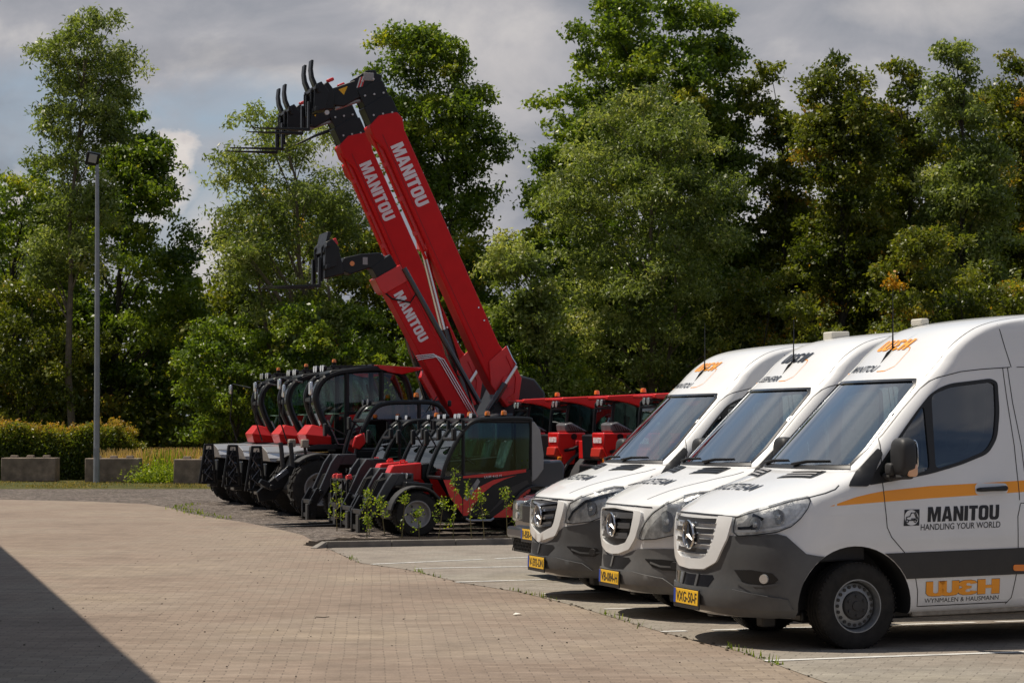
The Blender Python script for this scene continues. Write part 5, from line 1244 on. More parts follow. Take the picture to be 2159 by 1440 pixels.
def soil_mat(name, a, b_, sc=3):
    m, t, o = new_mat(name); b = t.add('ShaderNodeBsdfPrincipled', inp={'Roughness': .95, 'Specular IOR Level': .1}); t.l.new(b.outputs[0], o.inputs[0])
    tc = t.add('ShaderNodeTexCoord').outputs['Object']; n = t.noise(tc, sc, 9, .7)
    t.set(b, 'Base Color', t.ramp(n, [(.3, a), (.7, b_)])); t.set(b, 'Normal', t.add('ShaderNodeBump', inp={'Strength': 1, 'Distance': .08, 'Height': t.noise(tc, sc * 4, 8, .7)}).outputs[0]); return m
GRASSY = soil_mat('grassy_soil', (.035, .045, .012), (.13, .12, .045), 1.2)
sheet('ground', [(-900, -300), (900, -300), (900, 1500), (-900, 1500)], -.012, GRASSY)
PAVE = paving('paving', (.245, .197, .155), (.300, .244, .193), (.105, .085, .068), R(-3.5))
PARK = paving('parking_paving', (.255, .231, .197), (.305, .278, .236), (.125, .11, .09), R(17.5))
edge = [(-2.7, 33.1), (-3.1, 35.3), (-3.48, 37.5), (-4.0, 39.3), (-4.5, 40.9), (-5.2, 43.0), (-6.1, 45.2), (-6.9, 47.6), (-7.7, 50.6), (-8.6, 53.0), (-10.2, 54.8), (-12.9, 56.5), (-40, 60)]
joint = [(2.9, 12.5), (2.5, 14.2), (2.17, 15.69), (1.8, 17.85), (1.31, 19.5), (.57, 22.65), (.1, 24.29), (-.57, 25.78), (-1.3, 28.2), (-1.99, 29.59), (-2.7, 33.1)]
sheet('gravel_yard', [(-60, 20), (60, 20), (60, 66.5), (-20, 66.5), (-60, 68)], 0.0, gravel_mat())
sheet('paved_road', [(-40, -30), (30, -30), (30, 12)] + [(30, 33.0)] + edge, .006, PAVE)
sheet('parking_paving', joint + [(-2.65, 33.35), (.04, 34.3), (30, 43.6), (30, 4)], .010, PARK)
# soil and weeds in the joint between road and parking bays
rnd = random.Random(7)
m = MB(); jl = resample(joint[1:], .12, False)
for i, (a, b) in enumerate(jl):
    if rnd.random() < .75:
        w_ = rnd.uniform(.006, .02); n_ = 6; ph = rnd.random() * 6
        cx, cy = a + rnd.gauss(0, .03), b + rnd.gauss(0, .05)
        m.add([(cx + w_ * math.cos(t) * rnd.uniform(.6, 1.2), cy + w_ * 3 * math.sin(t) * rnd.uniform(.6, 1.2), .0145) for t in [ph + k * 1.047 for k in range(6)]], [tuple(range(6))])
m.build('joint_soil', soil_mat('joint_soil', (.07, .056, .04), (.15, .125, .09), 9), smooth=False)['kind'] = 'stuff'
# bay markings
lines = [[(1.912, 17.09), (2.9, 17.42), (6.5, 18.56), (12, 20.3)], [(1.29, 19.55), (2.2, 19.84), (6, 21.05), (12, 22.9)], [(.9, 22.0), (2, 22.35), (6, 23.6), (12, 25.5)], [(.33, 24.05), (2, 24.58), (6, 25.85), (12, 27.7)],
         [(-.65, 25.86), (.58, 26.4), (4, 27.5), (10, 29.4)], [(-1.22, 28.39), (.31, 28.85), (4, 30.0), (10, 31.9)], [(-1.82, 29.28), (.25, 30.9), (4, 32.1), (10, 34)]]
WL = pbr('line_paint', (.62, .61, .58), .7, var=.25, vscale=5, bump=.1)
for i, L in enumerate(lines):
    m = MB(); wd = .085
    for j in range(len(L) - 1):
        a, b = Vector(L[j]), Vector(L[j + 1]); d = (b - a).normalized(); q = Vector((-d.y, d.x)) * wd / 2
        n_ = int((b - a).length / .2)
        for k in range(n_):
            if rnd.random() < .06: continue
            p0, p1 = a + (b - a) * (k / n_), a + (b - a) * ((k + .985) / n_); e = rnd.uniform(.8, 1)
            m.add([(*(p0 + q * e), .0145), (*(p1 + q * e), .0145), (*(p1 - q), .0145), (*(p0 - q), .0145)], [(0, 1, 2, 3)])
    o = m.build('road_marking', WL, smooth=False); o['kind'] = 'structure'
# kerb and planting bed
kb = MB(); P0, P1 = Vector((-2.75, 33.45)), Vector((3.2, 35.4)); d = (P1 - P0).normalized(); q = Vector((-d.y, d.x))
x = 0; Lk = (P1 - P0).length
while x < Lk:
    a, b = P0 + d * (x + .004), P0 + d * min(Lk, x + .996)
    kb.add([(*a, .0), (*b, .0), (*(b + q * .1), .0), (*(a + q * .1), .0), (*a, .10), (*b, .10), (*(b + q * .1), .10), (*(a + q * .1), .10)], [(3, 2, 1, 0), (4, 5, 6, 7), (0, 1, 5, 4), (1, 2, 6, 5), (2, 3, 7, 6), (3, 0, 4, 7)]); x += 1
a = P0; b = P0 + Vector((-.12, -.28)); kb.add([(*a, .0), (*b, .0), (b.x - .1, b.y + .04, 0), (a.x - .08, a.y + .09, 0), (*a, .10), (*b, .02), (b.x - .1, b.y + .04, .02), (a.x - .08, a.y + .09, .10)], [(3, 2, 1, 0), (4, 5, 6, 7), (0, 1, 5, 4), (1, 2, 6, 5), (2, 3, 7, 6), (3, 0, 4, 7)])
ko = kb.build('kerb', pbr('kerb_concrete', (.20, .18, .155), .85, var=.2, vscale=4, bump=.3, bscale=60), bevel=.008); ko['kind'] = 'structure'
bed = [tuple(P0 + q * .1), tuple(P1 + q * .1), tuple(P1 + q * 1.9), tuple(P0 + q * 1.6 + d * .1), tuple(P0 + q * .9 - d * .15), tuple(P0 + q * .3 - d * .1)]
nz_ = lambda a, b: .03 * math.sin(a * 7.3 + 2 * math.sin(b * 5.1)) * math.sin(b * 6.7) + .02 * math.sin(a * 23 + b * 17)
sheet('soil_bed', bed, .06, soil_mat('bed_soil', (.012, .009, .007), (.05, .038, .028), 6), hgt=lambda a_, b_: nz_(a_, b_) * .6 - .05 * max(0, 1 - max(0, ((a_ - P0.x) * d.x + (b_ - P0.y) * d.y + .15) / .7)), step=(.12, .12))

# ------------------------------------------------------------------ foliage
def leaf_mat(name, cols, rough=.38, trans=.40):
    m, t, o = new_mat(name)
    at = t.add('ShaderNodeAttribute', attribute_name='tone'); f = at.outputs['Fac']
    c = t.ramp(f, [(i / (len(cols) - 1), q) for i, q in enumerate(cols)])
    b = t.add('ShaderNodeBsdfPrincipled', inp={'Roughness': rough, 'Specular IOR Level': .4}); c = t.mix(1, c, (1.48, 1.36, 1.05, 1), 'MULTIPLY'); t.set(b, 'Base Color', c)
    tr = t.add('ShaderNodeBsdfTranslucent'); t.set(tr, 0, t.mix(1, c, (1.7, 1.75, .75, 1), 'MULTIPLY'))
    mx = t.add('ShaderNodeMixShader', inp={0: trans, 1: b.outputs[0], 2: tr.outputs[0]}); t.l.new(mx.outputs[0], o.inputs[0]); return m
LEAF = {
 'oak': leaf_mat('leaf_oak', [(.028, .054, .008), (.064, .108, .016), (.112, .168, .024), (.165, .21, .034), (.26, .25, .03)]),
 'dark': leaf_mat('leaf_dark', [(.028, .045, .008), (.062, .084, .014), (.105, .130, .022), (.16, .165, .035), (.36, .19, .02)]),
 'ash': leaf_mat('leaf_ash', [(.045, .068, .020), (.085, .122, .036), (.135, .178, .062), (.21, .25, .115), (.30, .31, .13)], .42),
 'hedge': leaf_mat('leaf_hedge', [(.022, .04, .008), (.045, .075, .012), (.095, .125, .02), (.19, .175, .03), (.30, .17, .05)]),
 'lime': leaf_mat('leaf_lime', [(.06, .10, .01), (.12, .18, .02), (.19, .24, .03), (.24, .27, .04), (.26, .22, .04)], .4, .45),
 'grass': leaf_mat('leaf_grass', [(.07, .08, .02), (.16, .14, .05), (.25, .20, .09), (.34, .26, .14), (.38, .28, .18)], .6, .3)}
BARK = pbr('bark', (.13, .105, .075), .9, var=.35, vscale=5, bump=.8, bscale=14)
BARKD = pbr('bark_dark', (.045, .038, .03), .9, var=.35, vscale=5, bump=.8, bscale=14)
RNG = np.random.default_rng(11)
def leaves(name, P, size, aspect, mat, parent=None, tone=None, droop=.0, outward=None, upbias=.6):
    """P: (n,3) leaf positions -> one mesh of folded diamond leaves"""
    n = len(P); ax = RNG.normal(size=(n, 3)); ax[:, 2] -= droop; ax /= np.linalg.norm(ax, axis=1)[:, None]
    nr = RNG.normal(size=(n, 3)); nr[:, 2] += upbias
    if outward is not None: nr += outward * .8
    sd = np.cross(ax, nr); sd /= (np.linalg.norm(sd, axis=1)[:, None] + 1e-9); nn = np.cross(sd, ax)
    L = size * RNG.uniform(.65, 1.35, n)[:, None]; W = L * aspect
    v = np.empty((n, 4, 3)); v[:, 0] = P; v[:, 1] = P + ax * L * .45 + sd * W * .5 + nn * L * .10; v[:, 2] = P + ax * L; v[:, 3] = P + ax * L * .45 - sd * W * .5 + nn * L * .10
    me = bpy.data.meshes.new(name); me.vertices.add(n * 4); me.vertices.foreach_set('co', v.reshape(-1))
    me.loops.add(n * 4); me.loops.foreach_set('vertex_index', np.arange(n * 4, dtype=np.int32))
    me.polygons.add(n); me.polygons.foreach_set('loop_start', np.arange(0, n * 4, 4, dtype=np.int32)); me.polygons.foreach_set('loop_total', np.full(n, 4, dtype=np.int32))
    a = me.attributes.new('tone', 'FLOAT', 'FACE'); a.data.foreach_set('value', (tone if tone is not None else RNG.uniform(0, 1, n)).astype(np.float32))
    me.materials.append(mat); me.update(); me.validate()
    o = bpy.data.objects.new(name, me); link(o, parent); return o
def tree(name, label, depth, rows, kind, trunk_px=None, leaf=.17, aspect=.55, dens=430, rb=(.5, .95), group=None, gaps=.0, bark=None, tw=.16, crown_name='crown', base_h=None, deep=.8, cat='tree', clump=1.0, orange=0.0, yellow=.015, upstems=1):
    """rows: (py, px_left, px_right) of the crown at this distance, turned into heights and radii of a full round crown"""
    k = depth / F_PX; rows = sorted(rows, key=lambda q: q[0])
    Z = np.array([CAM_H + (905 - q[0]) * k * 1.0 for q in rows]); CX = np.array([((q[1] + q[2]) / 2 - 1080) * k for q in rows]); RR = np.array([(q[2] - q[1]) / 2 * k for q in rows])
    cx0 = ((trunk_px or (rows[-1][1] + rows[-1][2]) / 2) - 1080) * k
    root = thing(name, label, cat, (cx0, depth, 0), 0, group)
    zs = np.linspace(Z.min(), Z.max(), 400); rr = np.interp(zs, Z[::-1], RR[::-1]); cc = np.interp(zs, Z[::-1], CX[::-1])
    area = np.trapezoid(2 * rr, zs) if hasattr(np, 'trapezoid') else np.trapz(2 * rr, zs)
    ns = max(8, int(area * 2.6 * clump)); dens = dens * 2.0; prob = (rr + .15) / (rr + .15).sum()
    idx = RNG.choice(400, ns, p=prob); ph = RNG.uniform(0, 2 * np.pi, ns); u = RNG.uniform(0, 1, ns) ** .33
    bl = RNG.uniform(*rb, ns) * np.minimum(1, .35 + rr[idx] / 2.5); r_ = np.maximum(0, rr[idx] - bl * .45) * u
    B = np.stack([cc[idx] + r_ * np.cos(ph) - cx0, r_ * deep * np.sin(ph), zs[idx] + RNG.normal(0, .15, ns)], 1)
    B[:, 2] = np.minimum(B[:, 2], Z.max() - bl * .35 - RNG.uniform(0, .5, ns))
    if gaps: keep = RNG.uniform(0, 1, ns) > gaps; B = B[keep]; bl = bl[keep]
    per = area * dens / len(B); cnt = RNG.poisson(per * (bl / bl.mean()) ** 1.6)
    Pi = np.repeat(np.arange(len(B)), cnt); n = len(Pi); dv = RNG.normal(size=(n, 3)); dv /= np.linalg.norm(dv, axis=1)[:, None]
    # the leaves sit on short twigs, so that the outline frays
    tw_ = RNG.normal(size=(len(B), 14, 3)); tw_ /= np.linalg.norm(tw_, axis=2)[:, :, None]; tw_[:, :, 2] = np.abs(tw_[:, :, 2]) * .9 - .25
    pick = RNG.integers(0, 14, n); tdir = tw_[Pi, pick]
    rad = RNG.uniform(0, 1, n) ** .5; pos = B[Pi] + tdir * (bl[Pi] * rad * 1.25)[:, None] + dv * (bl[Pi] * .36)[:, None] * RNG.uniform(.2, 1, n)[:, None]
    blt = RNG.normal(.38, .17, len(B)); 
    if orange: s_ = RNG.uniform(0, 1, len(B)) < orange; blt[s_] = .90
    tone = np.clip(blt[Pi] + RNG.normal(0, .13, n), 0, 1); tone[RNG.uniform(0, 1, n) < yellow * .15] = .95
    leaves(crown_name, pos, leaf, aspect, LEAF[kind], root, tone, droop=.35, outward=(dv + tdir) * .5)
    # trunk, limbs
    bark = bark or BARKD; m = MB(); ztop = Z.max() - (Z.max() - Z.min()) * .18; zt = np.linspace(0, ztop, 9)
    cxx = np.interp(zt, Z[::-1], CX[::-1]) - cx0; mixf = np.clip((zt - Z.min() * .6) / max(.1, ztop - Z.min() * .6), 0, 1) * .8
    pts = [Vector((cxx[i] * mixf[i] + .08 * math.sin(i * 2.1) * (i > 0), .06 * math.sin(i * 1.3 + 1), zt[i])) for i in range(9)]
    m.tube(pts, [tw * (1.25 if i == 0 else 1 - .82 * i / 8) for i in range(9)], 9)
    for st in range(upstems - 1):
        off = .5 * (st + 1) * (-1) ** st; m.tube([pts[1], pts[2] + Vector((off, 0, .3)), pts[4] + Vector((off * 1.6, .2, 0)), pts[6] + Vector((off * 1.8, .2, 0))], [tw * .7, tw * .6, tw * .4, tw * .15], 7)
    sel = RNG.choice(len(B), min(len(B), 34), replace=False)
    for i in sel:
        t_ = Vector(B[i]); z0 = max(.6 if Z.min() < 1.5 else Z.min() * .8, t_.z - abs(t_.x) * .9 - .8 - abs(t_.y) * .6); z0 = min(z0, ztop * .92)
        j = min(7, int(z0 / ztop * 8)); fr = z0 / ztop * 8 - j; s_ = pts[j].lerp(pts[j + 1], fr)
        mid = s_.lerp(t_, .5) + Vector((0, 0, .12 * (t_ - s_).length)); w0 = tw * max(.16, .42 * (1 - z0 / ztop))
        m.tube([s_, mid, t_], [w0, w0 * .6, .012], 5, cap=False)
    m.build('trunk', bark, root)
    return root
G = 'trees of the wood behind the yard'
tree('oak_tree', 'dark tree filling the gap behind the airy tree and the shorter raised boom', 94, [(400, 540, 640), (450, 470, 760), (520, 440, 860), (600, 430, 900), (700, 430, 900), (850, 430, 900)], 'dark', 600, .19, .62, 330, group=G, tw=.2)
tree('oak_tree', 'dark tree seen in the narrow gap right of the tall red booms', 94, [(520, 980, 1060), (570, 900, 1100), (640, 860, 1120), (760, 850, 1140), (860, 850, 1140)], 'dark', 1000, .19, .62, 330, group=G, tw=.2)
tree('ash_tree', 'tall slender grey-green tree behind the hedge, its pale bare trunk beside the lamp post', 84,
     [(20, 205, 245), (45, 160, 285), (75, 95, 290), (115, 75, 300), (170, 52, 300), (235, 60, 285), (300, 80, 265), (360, 75, 250), (430, 60, 240), (520, 45, 235), (600, 60, 210)],
     'ash', 148, .18, .38, 420, bark=BARK, tw=.16, group=G, upstems=1)
tree('oak_tree', 'dark bushy tree right of the lamp post, lower than the slender tree', 88,
     [(225, 285, 312), (255, 255, 318), (300, 225, 345), (360, 200, 385), (420, 190, 425), (480, 150, 440), (560, 110, 445), (650, 100, 440), (740, 110, 430), (830, 130, 400)], 'oak', 235, .17, .6, 420, group=G, tw=.2)
tree('oak_tree', 'leafy tree cut off by the left edge of the photo beside the slender tree', 90,
     [(335, 60, 110), (370, 10, 170), (430, -60, 180), (550, -120, 180), (700, -130, 170), (840, -110, 150)], 'oak', 20, .17, .6, 360, group=G, tw=.2)
tree('ash_tree', 'airy tree with a pale straight trunk rising behind the black cabs', 80,
     [(185, 590, 615), (215, 482, 505), (240, 480, 640), (275, 475, 700), (330, 452, 745), (400, 450, 770), (470, 445, 780), (550, 450, 790), (620, 480, 790), (690, 540, 770), (740, 590, 720)],
     'ash', 643, .18, .36, 300, bark=BARK, tw=.16, group=G, gaps=.12, upstems=3)
tree('oak_tree', 'tall narrow-topped tree directly behind the heads of the two tall red booms', 90,
     [(60, 870, 925), (90, 780, 960), (130, 765, 1000), (180, 760, 1025), (240, 770, 1065), (300, 780, 1078), (340, 800, 1075), (400, 830, 1065), (470, 850, 1075), (560, 850, 1080), (700, 850, 1100), (840, 860, 1110)], 'oak', 950, .17, .6, 400, group=G, tw=.22, gaps=.05)
tree('oak_tree', 'biggest bright green tree, its broad crown reaching the top of the photo', 92,
     [(-25, 1330, 1410), (5, 1225, 1530), (40, 1205, 1545), (80, 1185, 1560), (130, 1170, 1575), (190, 1140, 1580), (260, 1115, 1590), (330, 1100, 1600), (400, 1095, 1620), (500, 1085, 1640), (620, 1080, 1650), (760, 1080, 1650), (860, 1090, 1640)], 'oak', 1390, .19, .62, 430, group=G, tw=.3, orange=.015, clump=.9)
tree('ash_tree', 'pale feathery round tree in front of the biggest green one', 82,
     [(178, 1345, 1410), (205, 1270, 1470), (250, 1225, 1515), (310, 1180, 1560), (380, 1155, 1585), (450, 1140, 1600), (540, 1130, 1605), (620, 1140, 1600), (700, 1150, 1580), (780, 1190, 1540), (840, 1230, 1500)], 'ash', 1380, .17, .38, 440, group=G, bark=BARK, tw=.16, upstems=2)
tree('oak_tree', 'dark tree with an orange tipped branch just right of the biggest green tree', 90,
     [(118, 1585, 1615), (140, 1560, 1640), (190, 1565, 1660), (240, 1570, 1690), (300, 1590, 1720), (420, 1590, 1740), (560, 1590, 1750), (720, 1580, 1750), (860, 1580, 1750)], 'dark', 1650, .17, .62, 420, group=G, tw=.2, orange=.05)
tree('oak_tree', 'many-topped olive green tree behind the roofs of the two far vans', 87,
     [(85, 1785, 1812), (110, 1770, 1818), (140, 1705, 1830), (190, 1695, 1850), (260, 1690, 1870), (350, 1690, 1890), (480, 1680, 1900), (640, 1680, 1900), (800, 1680, 1900)], 'dark', 1770, .17, .6, 430, group=G, tw=.2, orange=.02)
tree('oak_tree', 'olive green tree between the many-topped tree and the one with a pointed tuft', 90,
     [(108, 1850, 1885), (140, 1835, 1925), (180, 1835, 1950), (260, 1840, 1980), (380, 1850, 2000), (600, 1850, 2010), (800, 1850, 2010)], 'dark', 1920, .17, .6, 420, group=G, tw=.2, orange=.02)
tree('oak_tree', 'tall olive green tree with a pointed tuft behind the cab roof of the nearest van', 86,
     [(78, 1995, 2020), (100, 1965, 2050), (150, 1960, 2080), (220, 1950, 2110), (350, 1940, 2140), (520, 1930, 2150), (700, 1930, 2150), (820, 1930, 2150)], 'ash', 2030, .17, .5, 420, group=G, tw=.2, orange=.02)
tree('oak_tree', 'olive green tree cut off by the right edge of the photo', 89,
     [(105, 2115, 2145), (140, 2100, 2180), (220, 2090, 2230), (350, 2085, 2270), (520, 2080, 2280), (800, 2080, 2280)], 'dark', 2170, .17, .6, 400, group=G, tw=.2, orange=.03)
tree('young_tree', 'low light green tree between the tall red booms and the pale feathery tree', 79,
     [(470, 1020, 1060), (520, 1000, 1120), (580, 1010, 1180), (660, 1040, 1210), (740, 1060, 1220), (800, 1090, 1230), (870, 1120, 1230)], 'ash', 1150, .16, .5, 400, group=G, tw=.1)
SG = 'bushes at the foot of the wood'
tree('oak_tree', 'dark tree filling the gap between the trees above the two far vans', 96, [(215, 1700, 1760), (250, 1660, 1900), (330, 1640, 1980), (480, 1620, 2000), (800, 1620, 2000)], 'dark', 1800, .2, .62, 300, group=G, tw=.2)
tree('oak_tree', 'dark tree filling the wood behind the cab roof of the nearest van', 96, [(190, 2040, 2110), (230, 1960, 2200), (330, 1940, 2240), (800, 1940, 2240)], 'dark', 2090, .2, .62, 300, group=G, tw=.2)
tree('bush', 'tall yellow-green bush left of the black cabs in front of the dark wood', 80, [(655, 440, 500), (690, 390, 560), (740, 365, 620), (800, 370, 650), (860, 375, 660), (925, 390, 640)], 'oak', 500, .15, .55, 460, rb=(.4, .7), group=SG, tw=.06, cat='bush')
tree('bush', 'broad bush behind the cabs and around the pale straight trunk', 78.5, [(600, 560, 620), (650, 540, 760), (720, 560, 850), (800, 580, 900), (880, 600, 900)], 'oak', 720, .15, .55, 460, rb=(.4, .7), group=SG, tw=.06, cat='bush')
tree('bush', 'shaded bush right of the tall red booms above the red roofs', 80, [(640, 1000, 1080), (700, 960, 1200), (780, 960, 1260), (860, 970, 1280), (900, 980, 1280)], 'oak', 1100, .15, .55, 420, rb=(.4, .7), group=SG, tw=.06, cat='bush')
tree('bush', 'dark bush seen above the roof of the farthest van', 81, [(560, 1590, 1650), (620, 1500, 1760), (700, 1450, 1800), (800, 1400, 1850), (880, 1400, 1850)], 'dark', 1600, .15, .55, 440, rb=(.4, .8), group=SG, tw=.06, cat='bush')
tree('bush', 'dark bush seen above the roof of the nearest van', 81, [(480, 1900, 1980), (540, 1850, 2100), (620, 1820, 2200), (760, 1800, 2250), (880, 1800, 2250)], 'dark', 2050, .15, .55, 440, rb=(.4, .8), group=SG, tw=.06, cat='bush')
tree('bush', 'dark bush behind the hedge at the left edge', 86, [(590, 0, 120), (650, -60, 200), (760, -100, 250), (900, -100, 260)], 'dark', 60, .15, .55, 440, rb=(.4, .8), group=SG, tw=.06, cat='bush')
# the wood behind, one mass
def mass(name, x0, x1, y0, y1, hfun, n, kind, leaf=.3, aspect=.6):
    px = RNG.uniform(x0, x1, n); py = RNG.uniform(y0, y1, n); nc = n // 120
    cxs = RNG.uniform(x0, x1, nc); cys = RNG.uniform(y0, y1, nc); cz = RNG.uniform(.02, 1, nc) ** .8 * np.array([hfun(a) for a in cxs]); rb_ = RNG.uniform(.6, 1.6, nc)
    i = RNG.integers(0, nc, n); d_ = RNG.normal(size=(n, 3)) * .5
    P = np.stack([cxs[i], cys[i], cz[i]], 1) + d_ * rb_[i][:, None]; P = P[P[:, 2] > 0]
    t_ = np.clip(RNG.normal(.35, .15, nc)[i[:len(P)]] + RNG.normal(0, .1, len(P)), 0, 1)
    o = leaves(name, P, leaf, aspect, LEAF[kind], None, t_, .3); o['kind'] = 'stuff'; return o
mass('undergrowth', -29, 29, 94, 103, lambda a: 6.0 + 1.5 * math.sin(a * .5) + (3.5 if a > 10 else 0) + (2.2 if a < -13 else 0), 110000, 'dark')
mass('undergrowth', 3, 24, 92, 99, lambda a: 9.0 + 1.2 * math.sin(a * .9), 60000, 'dark')
mass('undergrowth', -27, 25, 86, 93, lambda a: 2.9 + .5 * math.sin(a * 1.3), 90000, 'dark', .24)
# hedge with orange tips
hd = thing('hedge', 'clipped hedge with orange young shoots behind the concrete blocks', 'hedge', (-15.2, 79.5, 0))
n = 60000; px = RNG.uniform(-4.8, 2.15, n); lump = 1.72 + .13 * np.sin(px * 2.1) + .1 * np.sin(px * 5.3) + np.where(px > 1.2, -(px - 1.2) * .35, 0)
fz = RNG.uniform(0, 1, n) ** .75; py = RNG.uniform(-1, 1, n) * (1.1 - .35 * fz ** 4); py = np.where(RNG.uniform(0, 1, n) < .6, -np.abs(py) ** .5 * 1.05, py)
pz = fz * lump + RNG.normal(0, .06, n); P = np.stack([px, py, np.maximum(.03, pz)], 1)
P[:, 0] += np.where(px > 1.8, RNG.normal(0, .1, n), 0)
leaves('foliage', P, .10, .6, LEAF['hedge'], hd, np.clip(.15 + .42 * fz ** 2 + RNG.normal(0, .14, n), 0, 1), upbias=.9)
ns = 200; sx = RNG.uniform(-4.8, 1.9, ns); sy = RNG.uniform(-.9, .8, ns); hh = RNG.uniform(.15, .55, ns) * (.6 + .4 * np.abs(np.sin(sx * 1.7))); i = RNG.integers(0, ns, 9000); f_ = RNG.uniform(0, 1, 9000)
P = np.stack([sx[i] + RNG.normal(0, .04, 9000), sy[i] + RNG.normal(0, .04, 9000), 1.6 + .1 * np.sin(sx[i] * 2.1) + f_ * hh[i]], 1)
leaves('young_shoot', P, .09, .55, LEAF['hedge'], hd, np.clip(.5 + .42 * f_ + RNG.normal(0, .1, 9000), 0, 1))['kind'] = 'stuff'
m = MB()
for k in range(24): xx = -4.6 + k * .28; m.tube([(xx, 0, 0), (xx + .1, .05, .8), (xx - .05, 0, 1.5)], [.04, .03, .01], 5)
m.build('stem', BARKD, hd)['kind'] = 'stuff'
# meadow, weeds, verge
def grass(name, x0, x1, y0, y1, n, h, kind='grass', tone=(.5, .2), w_=.03, z=0, dens=None, label=None):
    px = RNG.uniform(x0, x1, n); py = RNG.uniform(y0, y1, n)
    if dens is not None: k_ = dens(px, py) > RNG.uniform(0, 1, n); px, py = px[k_], py[k_]
    n = len(px); hh = h * RNG.uniform(.4, 1.2, n); lean = RNG.normal(0, .22, (n, 2)) * hh[:, None]; a = RNG.uniform(0, np.pi, n); wx, wy = np.cos(a) * w_, np.sin(a) * w_
    v = np.zeros((n, 4, 3)); v[:, 0] = np.stack([px - wx, py - wy, np.full(n, z)], 1); v[:, 1] = np.stack([px + wx, py + wy, np.full(n, z)], 1)
    v[:, 2] = np.stack([px + lean[:, 0] + wx * .3, py + lean[:, 1] + wy * .3, z + hh], 1); v[:, 3] = np.stack([px + lean[:, 0] - wx * .3, py + lean[:, 1] - wy * .3, z + hh], 1)
    me = bpy.data.meshes.new(name); me.vertices.add(n * 4); me.vertices.foreach_set('co', v.reshape(-1)); me.loops.add(n * 4); me.loops.foreach_set('vertex_index', np.arange(n * 4, dtype=np.int32))
    me.polygons.add(n); me.polygons.foreach_set('loop_start', np.arange(0, n * 4, 4, dtype=np.int32)); me.polygons.foreach_set('loop_total', np.full(n, 4, dtype=np.int32))
    at = me.attributes.new('tone', 'FLOAT', 'FACE'); at.data.foreach_set('value', np.clip(RNG.normal(tone[0], tone[1], n), 0, 1).astype(np.float32)); me.materials.append(LEAF[kind]); me.update()
    o = bpy.data.objects.new(name, me); link(o); o['kind'] = 'stuff'; return o
grass('meadow_grass', -14, 4, 76, 83, 42000, .95, tone=(.80, .16), w_=.02)
grass('reeds', -12.4, -10.9, 75, 77.5, 260, .95, 'lime', (.15, .12), .03)
grass('verge_grass', -20, 6, 67.5, 76, 26000, .05, tone=(.30, .3), w_=.012, dens=lambda a, b: .5 + .5 * np.sin(a * 1.7 + np.sin(b * 2)))
grass('verge_grass', -9.5, -5.5, 41, 53, 2600, .06, 'lime', (.3, .2), .012, 0, dens=lambda a, b: np.exp(-((a - np.interp(b, [q[1] for q in edge[:9]], [q[0] for q in edge[:9]]) - .15) / .22) ** 2))
jx = lambda b: np.interp(b, [q[1] for q in joint], [q[0] for q in joint])
grass('joint_weeds', -2.2, 3, 14, 31, 26000, .05, 'lime', (.15, .15), .006, .012, dens=lambda a, b: np.exp(-((a - jx(b)) / .045) ** 2) * np.clip(np.sin(b * 1.9) + .3 * np.sin(b * 7.1) + .35, 0, 1))
wb = thing('weed_clump', 'low bright green weeds growing between two concrete blocks', 'plant', (-11.75, 74.6, 0))
n = 3500; P = np.stack([RNG.normal(0, .42, n), RNG.normal(0, .4, n), np.abs(RNG.normal(0, .26, n)) + .02], 1); leaves('foliage', P, .085, .5, LEAF['lime'], wb, np.clip(RNG.normal(.3, .2, n), 0, 1))

# ------------------------------------------------------------------ blocks, lamp post, saplings, building
CONC = pbr('block_concrete', (.22, .172, .132), .9, var=.45, vscale=2.2, bump=.5, bscale=22, dirt=.6, dirtcol=(.05, .045, .035))
for k, (xa, xb, y, lab) in enumerate(((-17.25, -15.42, 76.0, 'concrete block at the left edge of the photo in front of the hedge'), (-14.2, -12.4, 74.8, 'weathered concrete block standing right behind the lamp post'), (-10.9, -9.1, 72.6, 'concrete block partly hidden by the black stabiliser frame'))):
    r = thing('concrete_block', lab, 'concrete block', ((xa + xb) / 2, y + .4, 0), (0, .03, -.06)[k], 'concrete blocks along the edge of the yard')
    w_ = xb - xa
    box((0, 0, .40), (w_, .8, .80)).build('block', CONC, r, bevel=.025)
    for q in (-.3, 0, .3): box((q * w_, 0, .84), (.26, .26, .09), taper=.8).build('stud', CONC, r, bevel=.015)
lp = thing('lamp_post', 'tall grey steel lamp post with a square floodlight on top', 'lamp post', (-13.73, 74.4, 0))
MB().tube([(0, 0, 0), (0, 0, 3), (-.02, 0, 7), (-.05, 0, 10.55)], [.105, .095, .08, .06], 16).build('pole', pbr('galvanised', (.27, .28, .30), .5, .5, var=.15, vscale=3, rvar=.2), lp)
MB().box((-.02, -.11, 1.0), (.1, .03, .3)).build('service_door', pbr('galvanised', (.27, .28, .30), .5, .5), lp)
MB().tube([(-.05, 0, 10.5), (-.05, 0, 10.62), (-.15, -.05, 10.68)], [.05, .045, .04], 10).build('bracket', MBLACK(), lp)
hm = MB().box((-.18, -.12, 10.72), (.44, .12, .46), rot=(R(30), R(10), R(14))); hl = hm.build('floodlight', MBLACK(), lp, bevel=.02)
MB().box((-.165, -.185, 10.72), (.26, .03, .30), rot=(R(30), R(10), R(14))).build('lamp_glass', pbr('floodlight_glass', (.33, .34, .35), .25, coat=.5), hl, bevel=.01)
sg = 'young leafy saplings planted in the soil bed'
